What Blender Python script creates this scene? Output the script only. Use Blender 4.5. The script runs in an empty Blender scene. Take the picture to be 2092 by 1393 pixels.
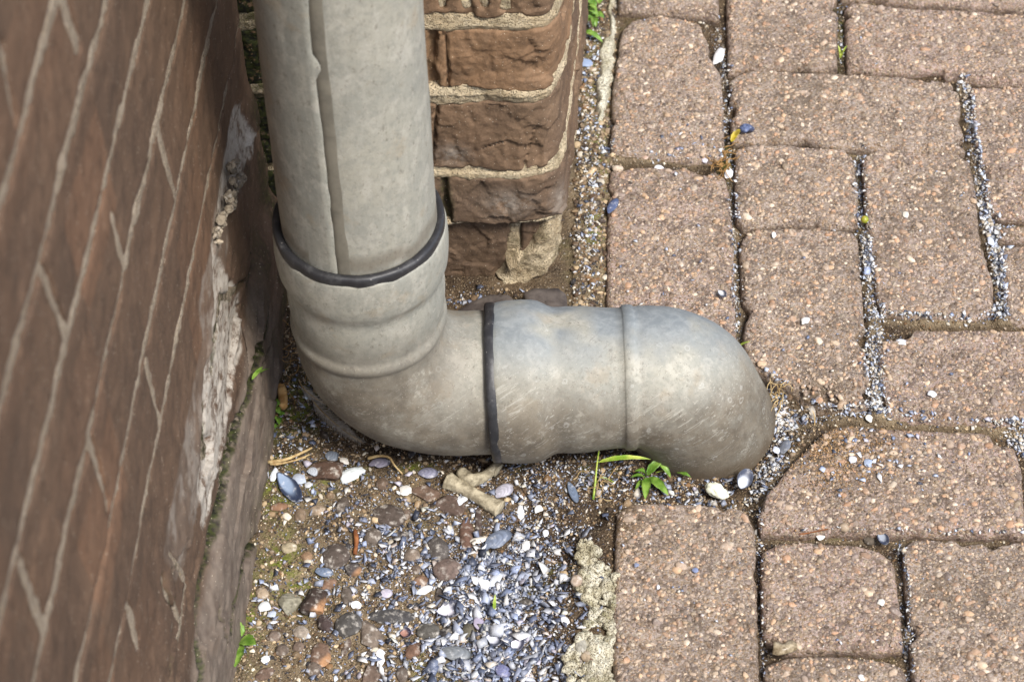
import bpy, math, random
import numpy as np
from mathutils import Vector, Matrix

# ------------------------------------------------------------------ camera
FPX, PITCH, ROLL, D0 = 4950.0, math.radians(49), math.radians(-2.5), 1.984
CX, CY = 1046.0, 696.5
CAMH = D0 * math.sin(PITCH)
F_ = np.array([0, math.cos(PITCH), -math.sin(PITCH)])
U0 = np.array([0, math.sin(PITCH), math.cos(PITCH)])
R0 = np.array([1.0, 0, 0])
R_ = R0 * math.cos(ROLL) + U0 * math.sin(ROLL)
U_ = -R0 * math.sin(ROLL) + U0 * math.cos(ROLL)
CAM = np.array([0, 0, CAMH])

scn = bpy.context.scene
cd = bpy.data.cameras.new("camera")
cam = bpy.data.objects.new("camera", cd)
scn.collection.objects.link(cam)
scn.camera = cam
cd.sensor_width = 36.0
cd.lens = 36.0 * FPX / 2092.0
cd.clip_start = 0.05
cd.clip_end = 200.0
M = Matrix(((R_[0], U_[0], -F_[0], 0), (R_[1], U_[1], -F_[1], 0), (R_[2], U_[2], -F_[2], CAMH), (0, 0, 0, 1)))
cam.matrix_world = M
cd.dof.use_dof = True
cd.dof.focus_distance = 1.90
cd.dof.aperture_fstop = 11.0

# ------------------------------------------------------------------ light
SUN_EL, SUN_AZ = math.radians(56), math.radians(140)   # azimuth measured from +Y towards +X
w = bpy.data.worlds.new("World")
scn.world = w
w.use_nodes = True
nt = w.node_tree
sky = nt.nodes.new('ShaderNodeTexSky')
sky.sky_type = 'NISHITA'
sky.sun_disc = False
sky.sun_elevation = SUN_EL
sky.sun_rotation = SUN_AZ
sky.dust_density = 2.0
sky.air_density = 1.0
nt.nodes['Background'].inputs['Strength'].default_value = 0.15
nt.links.new(sky.outputs[0], nt.nodes['Background'].inputs[0])
sd = bpy.data.lights.new("sun", 'SUN')
sun = bpy.data.objects.new("sun", sd)
scn.collection.objects.link(sun)
sd.energy = 3.3
sd.angle = math.radians(16)
sd.color = (1.0, 0.955, 0.89)
tosun = Vector((math.sin(SUN_AZ) * math.cos(SUN_EL), math.cos(SUN_AZ) * math.cos(SUN_EL), math.sin(SUN_EL)))
sun.rotation_euler = tosun.to_track_quat('Z', 'Y').to_euler()
scn.view_settings.view_transform = 'Standard'
scn.view_settings.look = 'None'
scn.view_settings.exposure = 0.66
scn.view_settings.gamma = 1.0

# ------------------------------------------------------------------ helpers
rng = np.random.default_rng(7)


def ray(x, y):
    return F_ * FPX + R_ * (x - CX) - U_ * (y - CY)


def at(x, y, z=0.0):
    d = ray(x, y)
    return CAM + d * ((z - CAMH) / d[2])


def at_many(P, z=0.0):
    P = np.asarray(P, float)
    d = F_[None] * FPX + (P[:, :1] - CX) * R_[None] - (P[:, 1:2] - CY) * U_[None]
    z = np.broadcast_to(z, (len(P),))
    t = (z - CAMH) / d[:, 2]
    return CAM[None] + d * t[:, None]


def _h(ix, iy, iz, seed):
    n = (ix * 374761393 + iy * 668265263 + iz * 2147483647 + seed * 144665) & 0xFFFFFFFF
    n = ((n ^ (n >> 13)) * 1274126177) & 0xFFFFFFFF
    n = ((n ^ (n >> 16)) * 2246822519) & 0xFFFFFFFF
    return ((n ^ (n >> 15)) & 0xFFFFFF) / float(0xFFFFFF) * 2 - 1


def vn(p, scale, seed=0):
    p = np.asarray(p, float) * scale
    if p.shape[1] == 2:
        p = np.concatenate([p, np.zeros((len(p), 1))], 1)
    i = np.floor(p).astype(np.int64)
    f = p - i
    f = f * f * (3 - 2 * f)
    r = 0
    for dx in (0, 1):
        for dy in (0, 1):
            for dz in (0, 1):
                wgt = (f[:, 0] if dx else 1 - f[:, 0]) * (f[:, 1] if dy else 1 - f[:, 1]) * (f[:, 2] if dz else 1 - f[:, 2])
                r = r + wgt * _h(i[:, 0] + dx, i[:, 1] + dy, i[:, 2] + dz, seed)
    return r


def fbm(p, scale, octs=4, seed=0, gain=0.5):
    r = 0
    a = 1.0
    for k in range(octs):
        r = r + a * vn(p, scale * 2.03 ** k, seed + k * 17)
        a *= gain
    return r


def sstep(a, b, x):
    t = np.clip((x - a) / (b - a), 0, 1)
    return t * t * (3 - 2 * t)


def segdist(P, poly, closed=False):
    """distance from points P (n,2) to polyline."""
    poly = np.asarray(poly, float)
    Q = np.roll(poly, -1, 0) if closed else poly[1:]
    A = poly if closed else poly[:-1]
    best = np.full(len(P), 1e9)
    for a, b in zip(A, Q):
        ab = b - a
        L = max(ab @ ab, 1e-12)
        t = np.clip(((P - a) @ ab) / L, 0, 1)
        d = np.hypot(P[:, 0] - a[0] - t * ab[0], P[:, 1] - a[1] - t * ab[1])
        best = np.minimum(best, d)
    return best


def inpoly(P, poly):
    poly = np.asarray(poly, float)
    c = np.zeros(len(P), bool)
    j = len(poly) - 1
    for i in range(len(poly)):
        xi, yi = poly[i]
        xj, yj = poly[j]
        if yi != yj:
            m = ((yi > P[:, 1]) != (yj > P[:, 1])) & (P[:, 0] < (xj - xi) * (P[:, 1] - yi) / (yj - yi) + xi)
            c ^= m
        j = i
    return c


def sdf(P, poly):
    d = segdist(P, poly, True)
    return np.where(inpoly(P, poly), -d, d)


def facets(P, cell, ax, az, seed, grad=.14, lev=.0012):
    """hewn surface: every point takes the tilted plane of its nearest seed."""
    Q = P * np.array([1 / (cell * ax), 1 / (cell * az)])
    b = np.floor(Q).astype(np.int64)
    best = np.full(len(P), 1e9)
    out = np.zeros(len(P))
    zz = np.zeros(len(P), np.int64)
    for dx in (-1, 0, 1):
        for dy in (-1, 0, 1):
            cx, cy = b[:, 0] + dx, b[:, 1] + dy
            jx, jy = .5 + .45 * _h(cx, cy, zz, seed), .5 + .45 * _h(cx, cy, zz, seed + 1)
            ex, ey = Q[:, 0] - cx - jx, Q[:, 1] - cy - jy
            d = ex * ex + ey * ey
            h = lev * _h(cx, cy, zz, seed + 2) + grad * cell * (ex * ax * _h(cx, cy, zz, seed + 3) + ey * az * _h(cx, cy, zz, seed + 4))
            m_ = d < best
            best = np.where(m_, d, best)
            out = np.where(m_, h, out)
    return out


def mk(name, verts, faces, mat=None, parent=None, attrs=None, smooth=True, matidx=None, origin=None):
    """verts (n,3) array, faces: list of lists or an (m,3)/(m,4) array or a list of such arrays."""
    verts = np.asarray(verts, float)
    if origin is None:
        origin = np.zeros(3)
    origin = np.asarray(origin, float)
    me = bpy.data.meshes.new(name)
    fl = faces if isinstance(faces, list) and len(faces) and isinstance(faces[0], np.ndarray) else None
    if fl is None:
        if isinstance(faces, np.ndarray):
            fl = [faces]
        else:
            fl = [np.asarray([f]) for f in faces]
    idx = np.concatenate([a.ravel() for a in fl]).astype(np.int32)
    tot = np.concatenate([np.full(len(a), a.shape[1]) for a in fl]).astype(np.int32)
    st = np.concatenate([[0], np.cumsum(tot)[:-1]]).astype(np.int32)
    me.vertices.add(len(verts))
    me.vertices.foreach_set('co', (verts - origin).astype(np.float32).ravel())
    me.loops.add(len(idx))
    me.loops.foreach_set('vertex_index', idx)
    me.polygons.add(len(tot))
    me.polygons.foreach_set('loop_start', st)
    me.polygons.foreach_set('loop_total', tot)
    if smooth:
        me.polygons.foreach_set('use_smooth', np.ones(len(tot), bool))
    mats = mat if isinstance(mat, (list, tuple)) else [mat]
    for m_ in mats:
        if m_:
            me.materials.append(m_)
    if matidx is not None:
        me.polygons.foreach_set('material_index', np.asarray(matidx, np.int32))
    for k, v in (attrs or {}).items():
        v = np.asarray(v, np.float32)
        if v.ndim == 1:
            a = me.attributes.new(k, 'FLOAT', 'POINT')
            a.data.foreach_set('value', v)
        else:
            a = me.attributes.new(k, 'FLOAT_COLOR', 'POINT')
            if v.shape[1] == 3:
                v = np.concatenate([v, np.ones((len(v), 1), np.float32)], 1)
            a.data.foreach_set('color', v.ravel())
    me.update(calc_edges=True)
    me.validate()
    o = bpy.data.objects.new(name, me)
    scn.collection.objects.link(o)
    o.location = Vector(origin)
    if parent is not None:
        o.parent = parent
        o.location = Vector(origin) - Vector(parent_loc(parent))
    return o


def parent_loc(p):
    l = Vector(p.location)
    while p.parent:
        p = p.parent
        l += p.location
    return l


def tag(o, label=None, cat=None, group=None, kind=None):
    if label:
        o['label'] = label
    if cat:
        o['category'] = cat
    if group:
        o['group'] = group
    if kind:
        o['kind'] = kind
    return o


def empty(name, loc):
    o = bpy.data.objects.new(name, None)
    scn.collection.objects.link(o)
    o.location = Vector(loc)
    o.empty_display_size = 0.02
    return o


def grid_faces(nu, nv):
    i = np.arange(nu - 1)[:, None] * nv + np.arange(nv - 1)[None]
    i = i.ravel()
    return np.stack([i, i + nv, i + nv + 1, i + 1], 1)


def ico(sub):
    t = (1 + 5 ** .5) / 2
    v = [(-1, t, 0), (1, t, 0), (-1, -t, 0), (1, -t, 0), (0, -1, t), (0, 1, t), (0, -1, -t), (0, 1, -t), (t, 0, -1), (t, 0, 1), (-t, 0, -1), (-t, 0, 1)]
    f = [(0, 11, 5), (0, 5, 1), (0, 1, 7), (0, 7, 10), (0, 10, 11), (1, 5, 9), (5, 11, 4), (11, 10, 2), (10, 7, 6), (7, 1, 8), (3, 9, 4), (3, 4, 2), (3, 2, 6), (3, 6, 8), (3, 8, 9), (4, 9, 5), (2, 4, 11), (6, 2, 10), (8, 6, 7), (9, 8, 1)]
    v = [np.array(a) / np.linalg.norm(a) for a in v]
    for _ in range(sub):
        c = {}
        nf = []

        def mid(a, b):
            k = (min(a, b), max(a, b))
            if k not in c:
                m_ = v[a] + v[b]
                v.append(m_ / np.linalg.norm(m_))
                c[k] = len(v) - 1
            return c[k]
        for a, b, d in f:
            x, y, z = mid(a, b), mid(b, d), mid(d, a)
            nf += [(a, x, z), (b, y, x), (d, z, y), (x, y, z)]
        f = nf
    return np.array(v), np.array(f)


ICO = [ico(k) for k in range(4)]


def rand_rot(n, tilt, r):
    """rotation matrices: spin about z after a random tilt of up to 'tilt' rad (gaussian)."""
    a = r.uniform(0, 2 * np.pi, n)
    b = r.normal(0, tilt, n)
    c = r.normal(0, tilt, n)
    ca, sa, cb, sb, cc, sc = np.cos(a), np.sin(a), np.cos(b), np.sin(b), np.cos(c), np.sin(c)
    z = np.zeros(n)
    o = np.ones(n)
    Rz = np.stack([ca, -sa, z, sa, ca, z, z, z, o], 1).reshape(n, 3, 3)
    Rx = np.stack([o, z, z, z, cb, -sb, z, sb, cb], 1).reshape(n, 3, 3)
    Ry = np.stack([cc, z, sc, z, o, z, -sc, z, cc], 1).reshape(n, 3, 3)
    return Rx @ Ry @ Rz


def blobs(centers, scales, cols, tilt=0.3, sub=1, jit=0.12, r=rng):
    """many stones as one vertex/face/colour set."""
    tv, tf = ICO[sub]
    n = len(centers)
    if n == 0:
        return np.zeros((0, 3)), np.zeros((0, 3), int), np.zeros((0, 3))
    V = np.repeat(tv[None], n, 0) * (1 + r.normal(0, jit, (n, len(tv), 1)))
    V = V * np.asarray(scales)[:, None, :]
    V = np.einsum('nij,nvj->nvi', rand_rot(n, tilt, r), V) + np.asarray(centers)[:, None, :]
    Fc = tf[None] + (np.arange(n) * len(tv))[:, None, None]
    return V.reshape(-1, 3), Fc.reshape(-1, 3), np.repeat(np.asarray(cols)[:, None, :], len(tv), 1).reshape(-1, 3)


def flakes(centers, sizes, cols, tilt=0.35, r=rng, thick=0.08):
    """thin, slightly cupped, angular shell flakes."""
    n = len(centers)
    k = 4
    ang = np.linspace(0, 2 * np.pi, k, endpoint=False)[None] + r.normal(0, .28, (n, k))
    rad = r.uniform(.5, 1.45, (n, k))
    asp = r.uniform(.35, .95, n)
    x = np.cos(ang) * rad
    y = np.sin(ang) * rad * asp[:, None]
    cup = r.uniform(-.22, .28, n)
    z = -cup[:, None] * (x * x + y * y)
    th = thick * r.uniform(.5, 1.4, n)[:, None]
    top = np.stack([x, y, z + th / 2], 2)
    bot = np.stack([x * .93, y * .93, z - th / 2], 2)
    ct = np.stack([np.zeros(n), np.zeros(n), th[:, 0] / 2], 1)[:, None]
    cb = np.stack([np.zeros(n), np.zeros(n), -th[:, 0] / 2], 1)[:, None]
    V = np.concatenate([top, bot, ct, cb], 1) * np.asarray(sizes)[:, None, None]
    V = np.einsum('nij,nvj->nvi', rand_rot(n, tilt, r), V) + np.asarray(centers)[:, None, :]
    f = []
    for i in range(k):
        j = (i + 1) % k
        f += [(2 * k, i, j), (2 * k + 1, k + j, k + i), (i, k + i, k + j), (i, k + j, j)]
    f = np.array(f)
    nv = 2 * k + 2
    Fc = f[None] + (np.arange(n) * nv)[:, None, None]
    return V.reshape(-1, 3), Fc.reshape(-1, 3), np.repeat(np.asarray(cols)[:, None, :], nv, 1).reshape(-1, 3)


def cat_sets(sets):
    V, Fc, Cc, o = [], [], [], 0
    for v, f, c in sets:
        V.append(v)
        Fc.append(f + o)
        Cc.append(c)
        o += len(v)
    return np.concatenate(V), np.concatenate(Fc), np.concatenate(Cc)


def srgb(r_, g, b):
    c = np.array([r_, g, b]) / 255.0
    return tuple(np.where(c <= .04045, c / 12.92, ((c + .055) / 1.055) ** 2.4))


# ------------------------------------------------------------------ node helper
class NT:
    def __init__(s, name):
        s.m = bpy.data.materials.new(name)
        s.m.use_nodes = True
        s.t = s.m.node_tree
        s.b = s.t.nodes['Principled BSDF']
        s.pos = s.t.nodes.new('ShaderNodeNewGeometry').outputs['Position']

    def set(s, sock, v):
        if v is None:
            return
        if isinstance(v, bpy.types.NodeSocket):
            s.t.links.new(v, sock)
        elif isinstance(v, (tuple, list)) and len(v) == 3 and sock.type == 'RGBA':
            sock.default_value = (*v, 1)
        else:
            sock.default_value = v

    def P(s, **k):
        for a, v in k.items():
            s.set(s.b.inputs[a.replace('_', ' ')], v)

    def noise(s, scale, detail=4, rough=.55, vec=None, dist=0.0, col=False):
        n = s.t.nodes.new('ShaderNodeTexNoise')
        s.set(n.inputs['Vector'], vec or s.pos)
        n.inputs['Scale'].default_value = scale
        n.inputs['Detail'].default_value = detail
        n.inputs['Roughness'].default_value = rough
        n.inputs['Distortion'].default_value = dist
        return n.outputs['Color' if col else 'Fac']

    def vor(s, scale, vec=None, rnd=1.0, feat='F1'):
        n = s.t.nodes.new('ShaderNodeTexVoronoi')
        n.feature = feat
        s.set(n.inputs['Vector'], vec or s.pos)
        n.inputs['Scale'].default_value = scale
        n.inputs['Randomness'].default_value = rnd
        return n.outputs['Distance'], (n.outputs['Color'] if feat == 'F1' else None)

    def ramp(s, fac, stops, interp='LINEAR'):
        n = s.t.nodes.new('ShaderNodeValToRGB')
        n.color_ramp.interpolation = interp
        e = n.color_ramp.elements
        while len(e) < len(stops):
            e.new(0.5)
        for q, (p, c) in zip(e, stops):
            q.position = p
            q.color = (*c, 1) if isinstance(c, (tuple, list)) else (c, c, c, 1)
        s.set(n.inputs[0], fac)
        return n.outputs[0]

    def mr(s, v, a, b, c=0.0, d=1.0):
        n = s.t.nodes.new('ShaderNodeMapRange')
        n.interpolation_type = 'SMOOTHSTEP'
        s.set(n.inputs[0], v)
        for i, q in enumerate((a, b, c, d)):
            n.inputs[1 + i].default_value = q
        return n.outputs[0]

    def mix(s, fac, a, b, mode='MIX'):
        n = s.t.nodes.new('ShaderNodeMix')
        n.data_type = 'RGBA'
        n.blend_type = mode
        s.set(n.inputs[0], fac)
        s.set(n.inputs[6], a)
        s.set(n.inputs[7], b)
        return n.outputs[2]

    def math(s, op, a, b=0.0, clamp=False):
        n = s.t.nodes.new('ShaderNodeMath')
        n.operation = op
        n.use_clamp = clamp
        s.set(n.inputs[0], a)
        s.set(n.inputs[1], b)
        return n.outputs[0]

    def sep(s, c):
        n = s.t.nodes.new('ShaderNodeSeparateColor')
        s.set(n.inputs[0], c)
        return n.outputs

    def attr(s, name, col=False):
        n = s.t.nodes.new('ShaderNodeAttribute')
        n.attribute_name = name
        return n.outputs['Color' if col else 'Fac']

    def mapping(s, scale=(1, 1, 1), rot=(0, 0, 0), vec=None):
        n = s.t.nodes.new('ShaderNodeMapping')
        s.set(n.inputs[0], vec or s.pos)
        n.inputs['Scale'].default_value = scale
        n.inputs['Rotation'].default_value = rot
        return n.outputs[0]

    def grainvec(s, d, along, across):
        """coordinates stretched along direction d, for scratches"""
        d = Vector(d).normalized()
        a = d.orthogonal().normalized()
        b = d.cross(a)
        outs = []
        for v, k in ((a, across), (b, across), (d, along)):
            n = s.t.nodes.new('ShaderNodeVectorMath')
            n.operation = 'DOT_PRODUCT'
            s.set(n.inputs[0], s.pos)
            n.inputs[1].default_value = tuple(v * k)
            outs.append(n.outputs['Value'])
        c = s.t.nodes.new('ShaderNodeCombineXYZ')
        for i, o_ in enumerate(outs):
            s.set(c.inputs[i], o_)
        return c.outputs[0]

    def objco(s):
        return s.t.nodes.new('ShaderNodeTexCoord').outputs['Object']

    def bump(s, h, dist, strength=1.0, prev=None):
        n = s.t.nodes.new('ShaderNodeBump')
        n.inputs['Strength'].default_value = strength
        n.inputs['Distance'].default_value = dist
        s.set(n.inputs['Height'], h)
        if prev:
            s.t.links.new(prev, n.inputs['Normal'])
        return n.outputs[0]


# ------------------------------------------------------------------ materials
def m_paver():
    s = NT('concrete_paver')
    wob = s.mix(0.0022, s.pos, s.noise(110, 2, col=True), 'ADD')
    d1, c1 = s.vor(190, wob)
    d2, c2 = s.vor(380, wob)
    d3, c3 = s.vor(760)
    r1 = s.sep(c1)
    r2 = s.sep(c2)
    r3 = s.sep(c3)
    stones = [(0.0, srgb(118, 100, 88)), (.18, srgb(190, 166, 138)), (.36, srgb(164, 136, 110)), (.5, srgb(204, 184, 158)), (.64, srgb(140, 124, 112)), (.8, srgb(186, 154, 120)), (.93, srgb(212, 198, 178)), (1.0, srgb(98, 90, 86))]
    mat = s.mix(s.mr(s.noise(14, 3), .35, .68), srgb(202, 166, 154), srgb(184, 160, 142))
    mat = s.mix(s.attr('edge'), mat, srgb(200, 152, 134))
    mat = s.mix(s.mr(s.attr('tone'), 0, 1, 0, .85), mat, srgb(186, 168, 146))
    mat = s.mix(s.mr(s.noise(620, 5, .85), .36, .62), mat, srgb(230, 212, 200))
    mat = s.mix(s.mr(s.noise(520, 4, .8, vec=s.mapping((1, 1, 1), (.5, .2, .1))), .54, .68, 0, .7), mat, srgb(98, 77, 64))
    mat = s.mix(s.mr(r3[0], .50, .55, 0, .75), mat, s.ramp(r3[1], stones))
    m2 = s.math('MULTIPLY', s.mr(d2, .36, .50, 1, 0), s.mr(r2[0], .28, .30))
    col = s.mix(m2, mat, s.ramp(r2[1], stones))
    m1 = s.math('MULTIPLY', s.mr(d1, .30, .42, 1, 0), s.mr(r1[0], .50, .52))
    col = s.mix(m1, col, s.ramp(r1[1], stones))
    gr = s.math('MULTIPLY', s.mr(d2, .42, .60), s.mr(s.noise(60, 4), .36, .60, .1, .7))
    col = s.mix(gr, col, srgb(98, 82, 70))
    dirt = s.mr(s.noise(9, 6, .7), .46, .68, 0, .5)
    col = s.mix(dirt, col, srgb(112, 98, 80))
    col = s.mix(s.math('MULTIPLY', s.attr('soil'), s.mr(s.noise(160, 4, .7), .35, .6)), col, srgb(114, 94, 68))
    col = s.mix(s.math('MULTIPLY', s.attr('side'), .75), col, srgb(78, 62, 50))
    h = s.math('ADD', s.math('MULTIPLY', m1, s.mr(d1, 0, .4, 1, .2)), s.math('MULTIPLY', m2, s.mr(d2, 0, .46, .7, .1)))
    h = s.math('ADD', h, s.math('MULTIPLY', s.noise(520, 6, .8), 2.0))
    s.P(Base_Color=col, Roughness=.88, Specular_IOR_Level=.25, Normal=s.bump(h, .0021, 1.0))
    return s.m


def m_col(name, rough=.8, spec=.3, speck=True, scale=500, bd=.0006, var=.25):
    """coloured by the per-stone colour attribute."""
    s = NT(name)
    c = s.attr('Col', True)
    n = s.noise(scale, 4, .65)
    c = s.mix(s.mr(n, .40, .7, 0, var), c, (.02, .016, .012))
    c = s.mix(s.mr(s.noise(scale * .7, 3, .6, vec=s.mapping((1, 1, 1), (1, .4, .7))), .5, .75, 0, var), c, (.75, .70, .62))
    if speck:
        d, _ = s.vor(900)
        c = s.mix(s.math('MULTIPLY', s.mr(d, .10, .2, .6, 0), s.mr(s.noise(150, 2), .58, .68)), c, (.5, .45, .38))
    s.P(Base_Color=c, Roughness=rough, Specular_IOR_Level=spec, Normal=s.bump(n, bd, .8))
    return s.m


def m_shell():
    s = NT('shell')
    c = s.attr('Col', True)
    n = s.noise(320, 4, .6)
    c = s.mix(s.mr(n, .45, .72, 0, .22), c, (.10, .12, .18))
    c = s.mix(s.mr(s.noise(240, 3, .6, vec=s.mapping((1, 1, 1), (1, .4, .7))), .54, .75, 0, .35), c, (.85, .84, .82))
    s.P(Base_Color=c, Roughness=.42, Specular_IOR_Level=.45, Normal=s.bump(n, .0004, .6))
    return s.m


def m_ground():
    s = NT('soil_and_sand')
    n1 = s.noise(28, 5, .65)
    d1, c1 = s.vor(330)
    d2, c2 = s.vor(800)
    r1, r2 = s.sep(c1), s.sep(c2)
    soil = s.mix(s.mr(n1, .35, .65), srgb(56, 46, 37), srgb(92, 77, 60))
    sand = s.mix(s.mr(s.noise(70, 4), .35, .65), srgb(112, 98, 78), srgb(146, 130, 104))
    col = s.mix(s.math('ADD', s.attr('sand'), s.mr(n1, .5, .7, 0, .25), True), soil, sand)
    grains = s.ramp(r2[1], [(0, srgb(70, 58, 48)), (.3, srgb(150, 128, 98)), (.55, srgb(104, 88, 70)), (.8, srgb(192, 176, 150)), (1, srgb(60, 56, 58))])
    col = s.mix(s.math('MULTIPLY', s.mr(d2, .3, .45, .8, 0), s.mr(r2[0], .3, .35)), col, grains)
    grains1 = s.ramp(r1[1], [(0, srgb(82, 66, 52)), (.4, srgb(160, 140, 112)), (.7, srgb(96, 80, 66)), (1, srgb(180, 170, 158))])
    col = s.mix(s.math('MULTIPLY', s.mr(d1, .28, .42, .8, 0), s.mr(r1[0], .65, .68)), col, grains1)
    moss = s.math('MULTIPLY', s.attr('moss'), s.mr(s.noise(120, 5, .7), .42, .60))
    col = s.mix(moss, col, s.mix(s.noise(300, 3), srgb(74, 84, 24), srgb(132, 138, 60)))
    h = s.math('ADD', s.mr(d1, 0, .5, 1, 0), s.noise(900, 5, .7))
    h = s.math('ADD', h, s.mr(d2, 0, .5, .5, 0))
    s.P(Base_Color=col, Roughness=.95, Specular_IOR_Level=.15, Normal=s.bump(h, .0016, 1.0))
    return s.m


def m_brick(name, c0, c1, c2, bd, bs):
    s = NT(name)
    dusty = srgb(118, 107, 96)
    n = s.noise(11, 5, .6)
    col = s.mix(s.mr(n, .35, .66), c0, c1)
    col = s.mix(s.mr(s.attr('tone'), 0, 1), col, c2)
    col = s.mix(s.mr(s.noise(75, 5, .7), .46, .70, 0, .5), col, tuple(x * .42 for x in c0))
    col = s.mix(s.mr(s.noise(45, 6, .7, vec=s.mapping((1, 1, 1), (.4, 1, .2))), .50, .75, 0, .35), col, tuple(min(1, x * 1.9) for x in c1))
    fine = s.noise(620, 5, .75)
    col = s.mix(s.mr(fine, .5, .72, 0, .45), col, tuple(min(1, x * 2.3) for x in c1))
    col = s.mix(s.math('MULTIPLY', s.attr('dust'), s.mr(s.noise(35, 5, .7), .2, .6, .5, .95)), col, s.mix(s.mr(s.noise(60, 5, .6), .4, .7), dusty, srgb(92, 82, 74)))
    # pale lime bloom
    e = s.math('MULTIPLY', s.attr('lime'), s.mr(s.noise(80, 7, .8, vec=s.mapping((1, .6, 1))), .38, .54), True)
    col = s.mix(e, col, s.mix(s.noise(200, 3), srgb(128, 120, 110), srgb(186, 179, 168)))
    ms = s.math('MULTIPLY', s.attr('moss'), s.mr(s.noise(150, 4, .7), .3, .5), True)  # moss, and the painted shade of corner and recess
    col = s.mix(ms, col, s.mix(s.mr(s.noise(260, 3), .35, .65), srgb(20, 19, 14), srgb(52, 56, 24)))
    d, c = s.vor(420)
    rr = s.sep(c)
    sp = s.math('MULTIPLY', s.mr(d, .09, .17, .9, 0), s.mr(rr[0], .72, .74))
    col = s.mix(sp, col, srgb(205, 192, 170))
    h = s.math('ADD', s.noise(bs, 6, .7), s.math('MULTIPLY', fine, .35))
    s.P(Base_Color=col, Roughness=.78, Specular_IOR_Level=.25, Normal=s.bump(h, bd, .9))
    return s.m


def m_mortar(name, c0, c1, ma=srgb(70, 64, 42), mb=srgb(128, 124, 72)):
    s = NT(name)
    d, c = s.vor(750)
    r = s.sep(c)
    col = s.mix(s.mr(s.noise(40, 5, .65), .35, .65), c0, c1)
    g = s.ramp(r[1], [(0, srgb(96, 78, 60)), (.3, srgb(214, 196, 160)), (.6, srgb(150, 126, 92)), (.85, srgb(228, 216, 190)), (1, srgb(60, 50, 44))])
    col = s.mix(s.math('MULTIPLY', s.mr(d, .3, .48, .7, 0), s.mr(r[0], .35, .4)), col, g)
    col = s.mix(s.mr(s.noise(420, 5, .85), .54, .64, 0, .7), col, srgb(104, 82, 60))
    ms = s.math('MULTIPLY', s.attr('moss'), s.mr(s.noise(130, 5, .75), .35, .60), True)  # moss, and the painted shade of corner and recess
    col = s.mix(ms, col, s.mix(s.mr(s.noise(260, 3), .35, .65), ma, mb))
    h = s.math('ADD', s.mr(d, 0, .5, .8, 0), s.noise(350, 6, .75))
    s.P(Base_Color=col, Roughness=.95, Specular_IOR_Level=.15, Normal=s.bump(h, .0026, 1.0))
    return s.m


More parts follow.
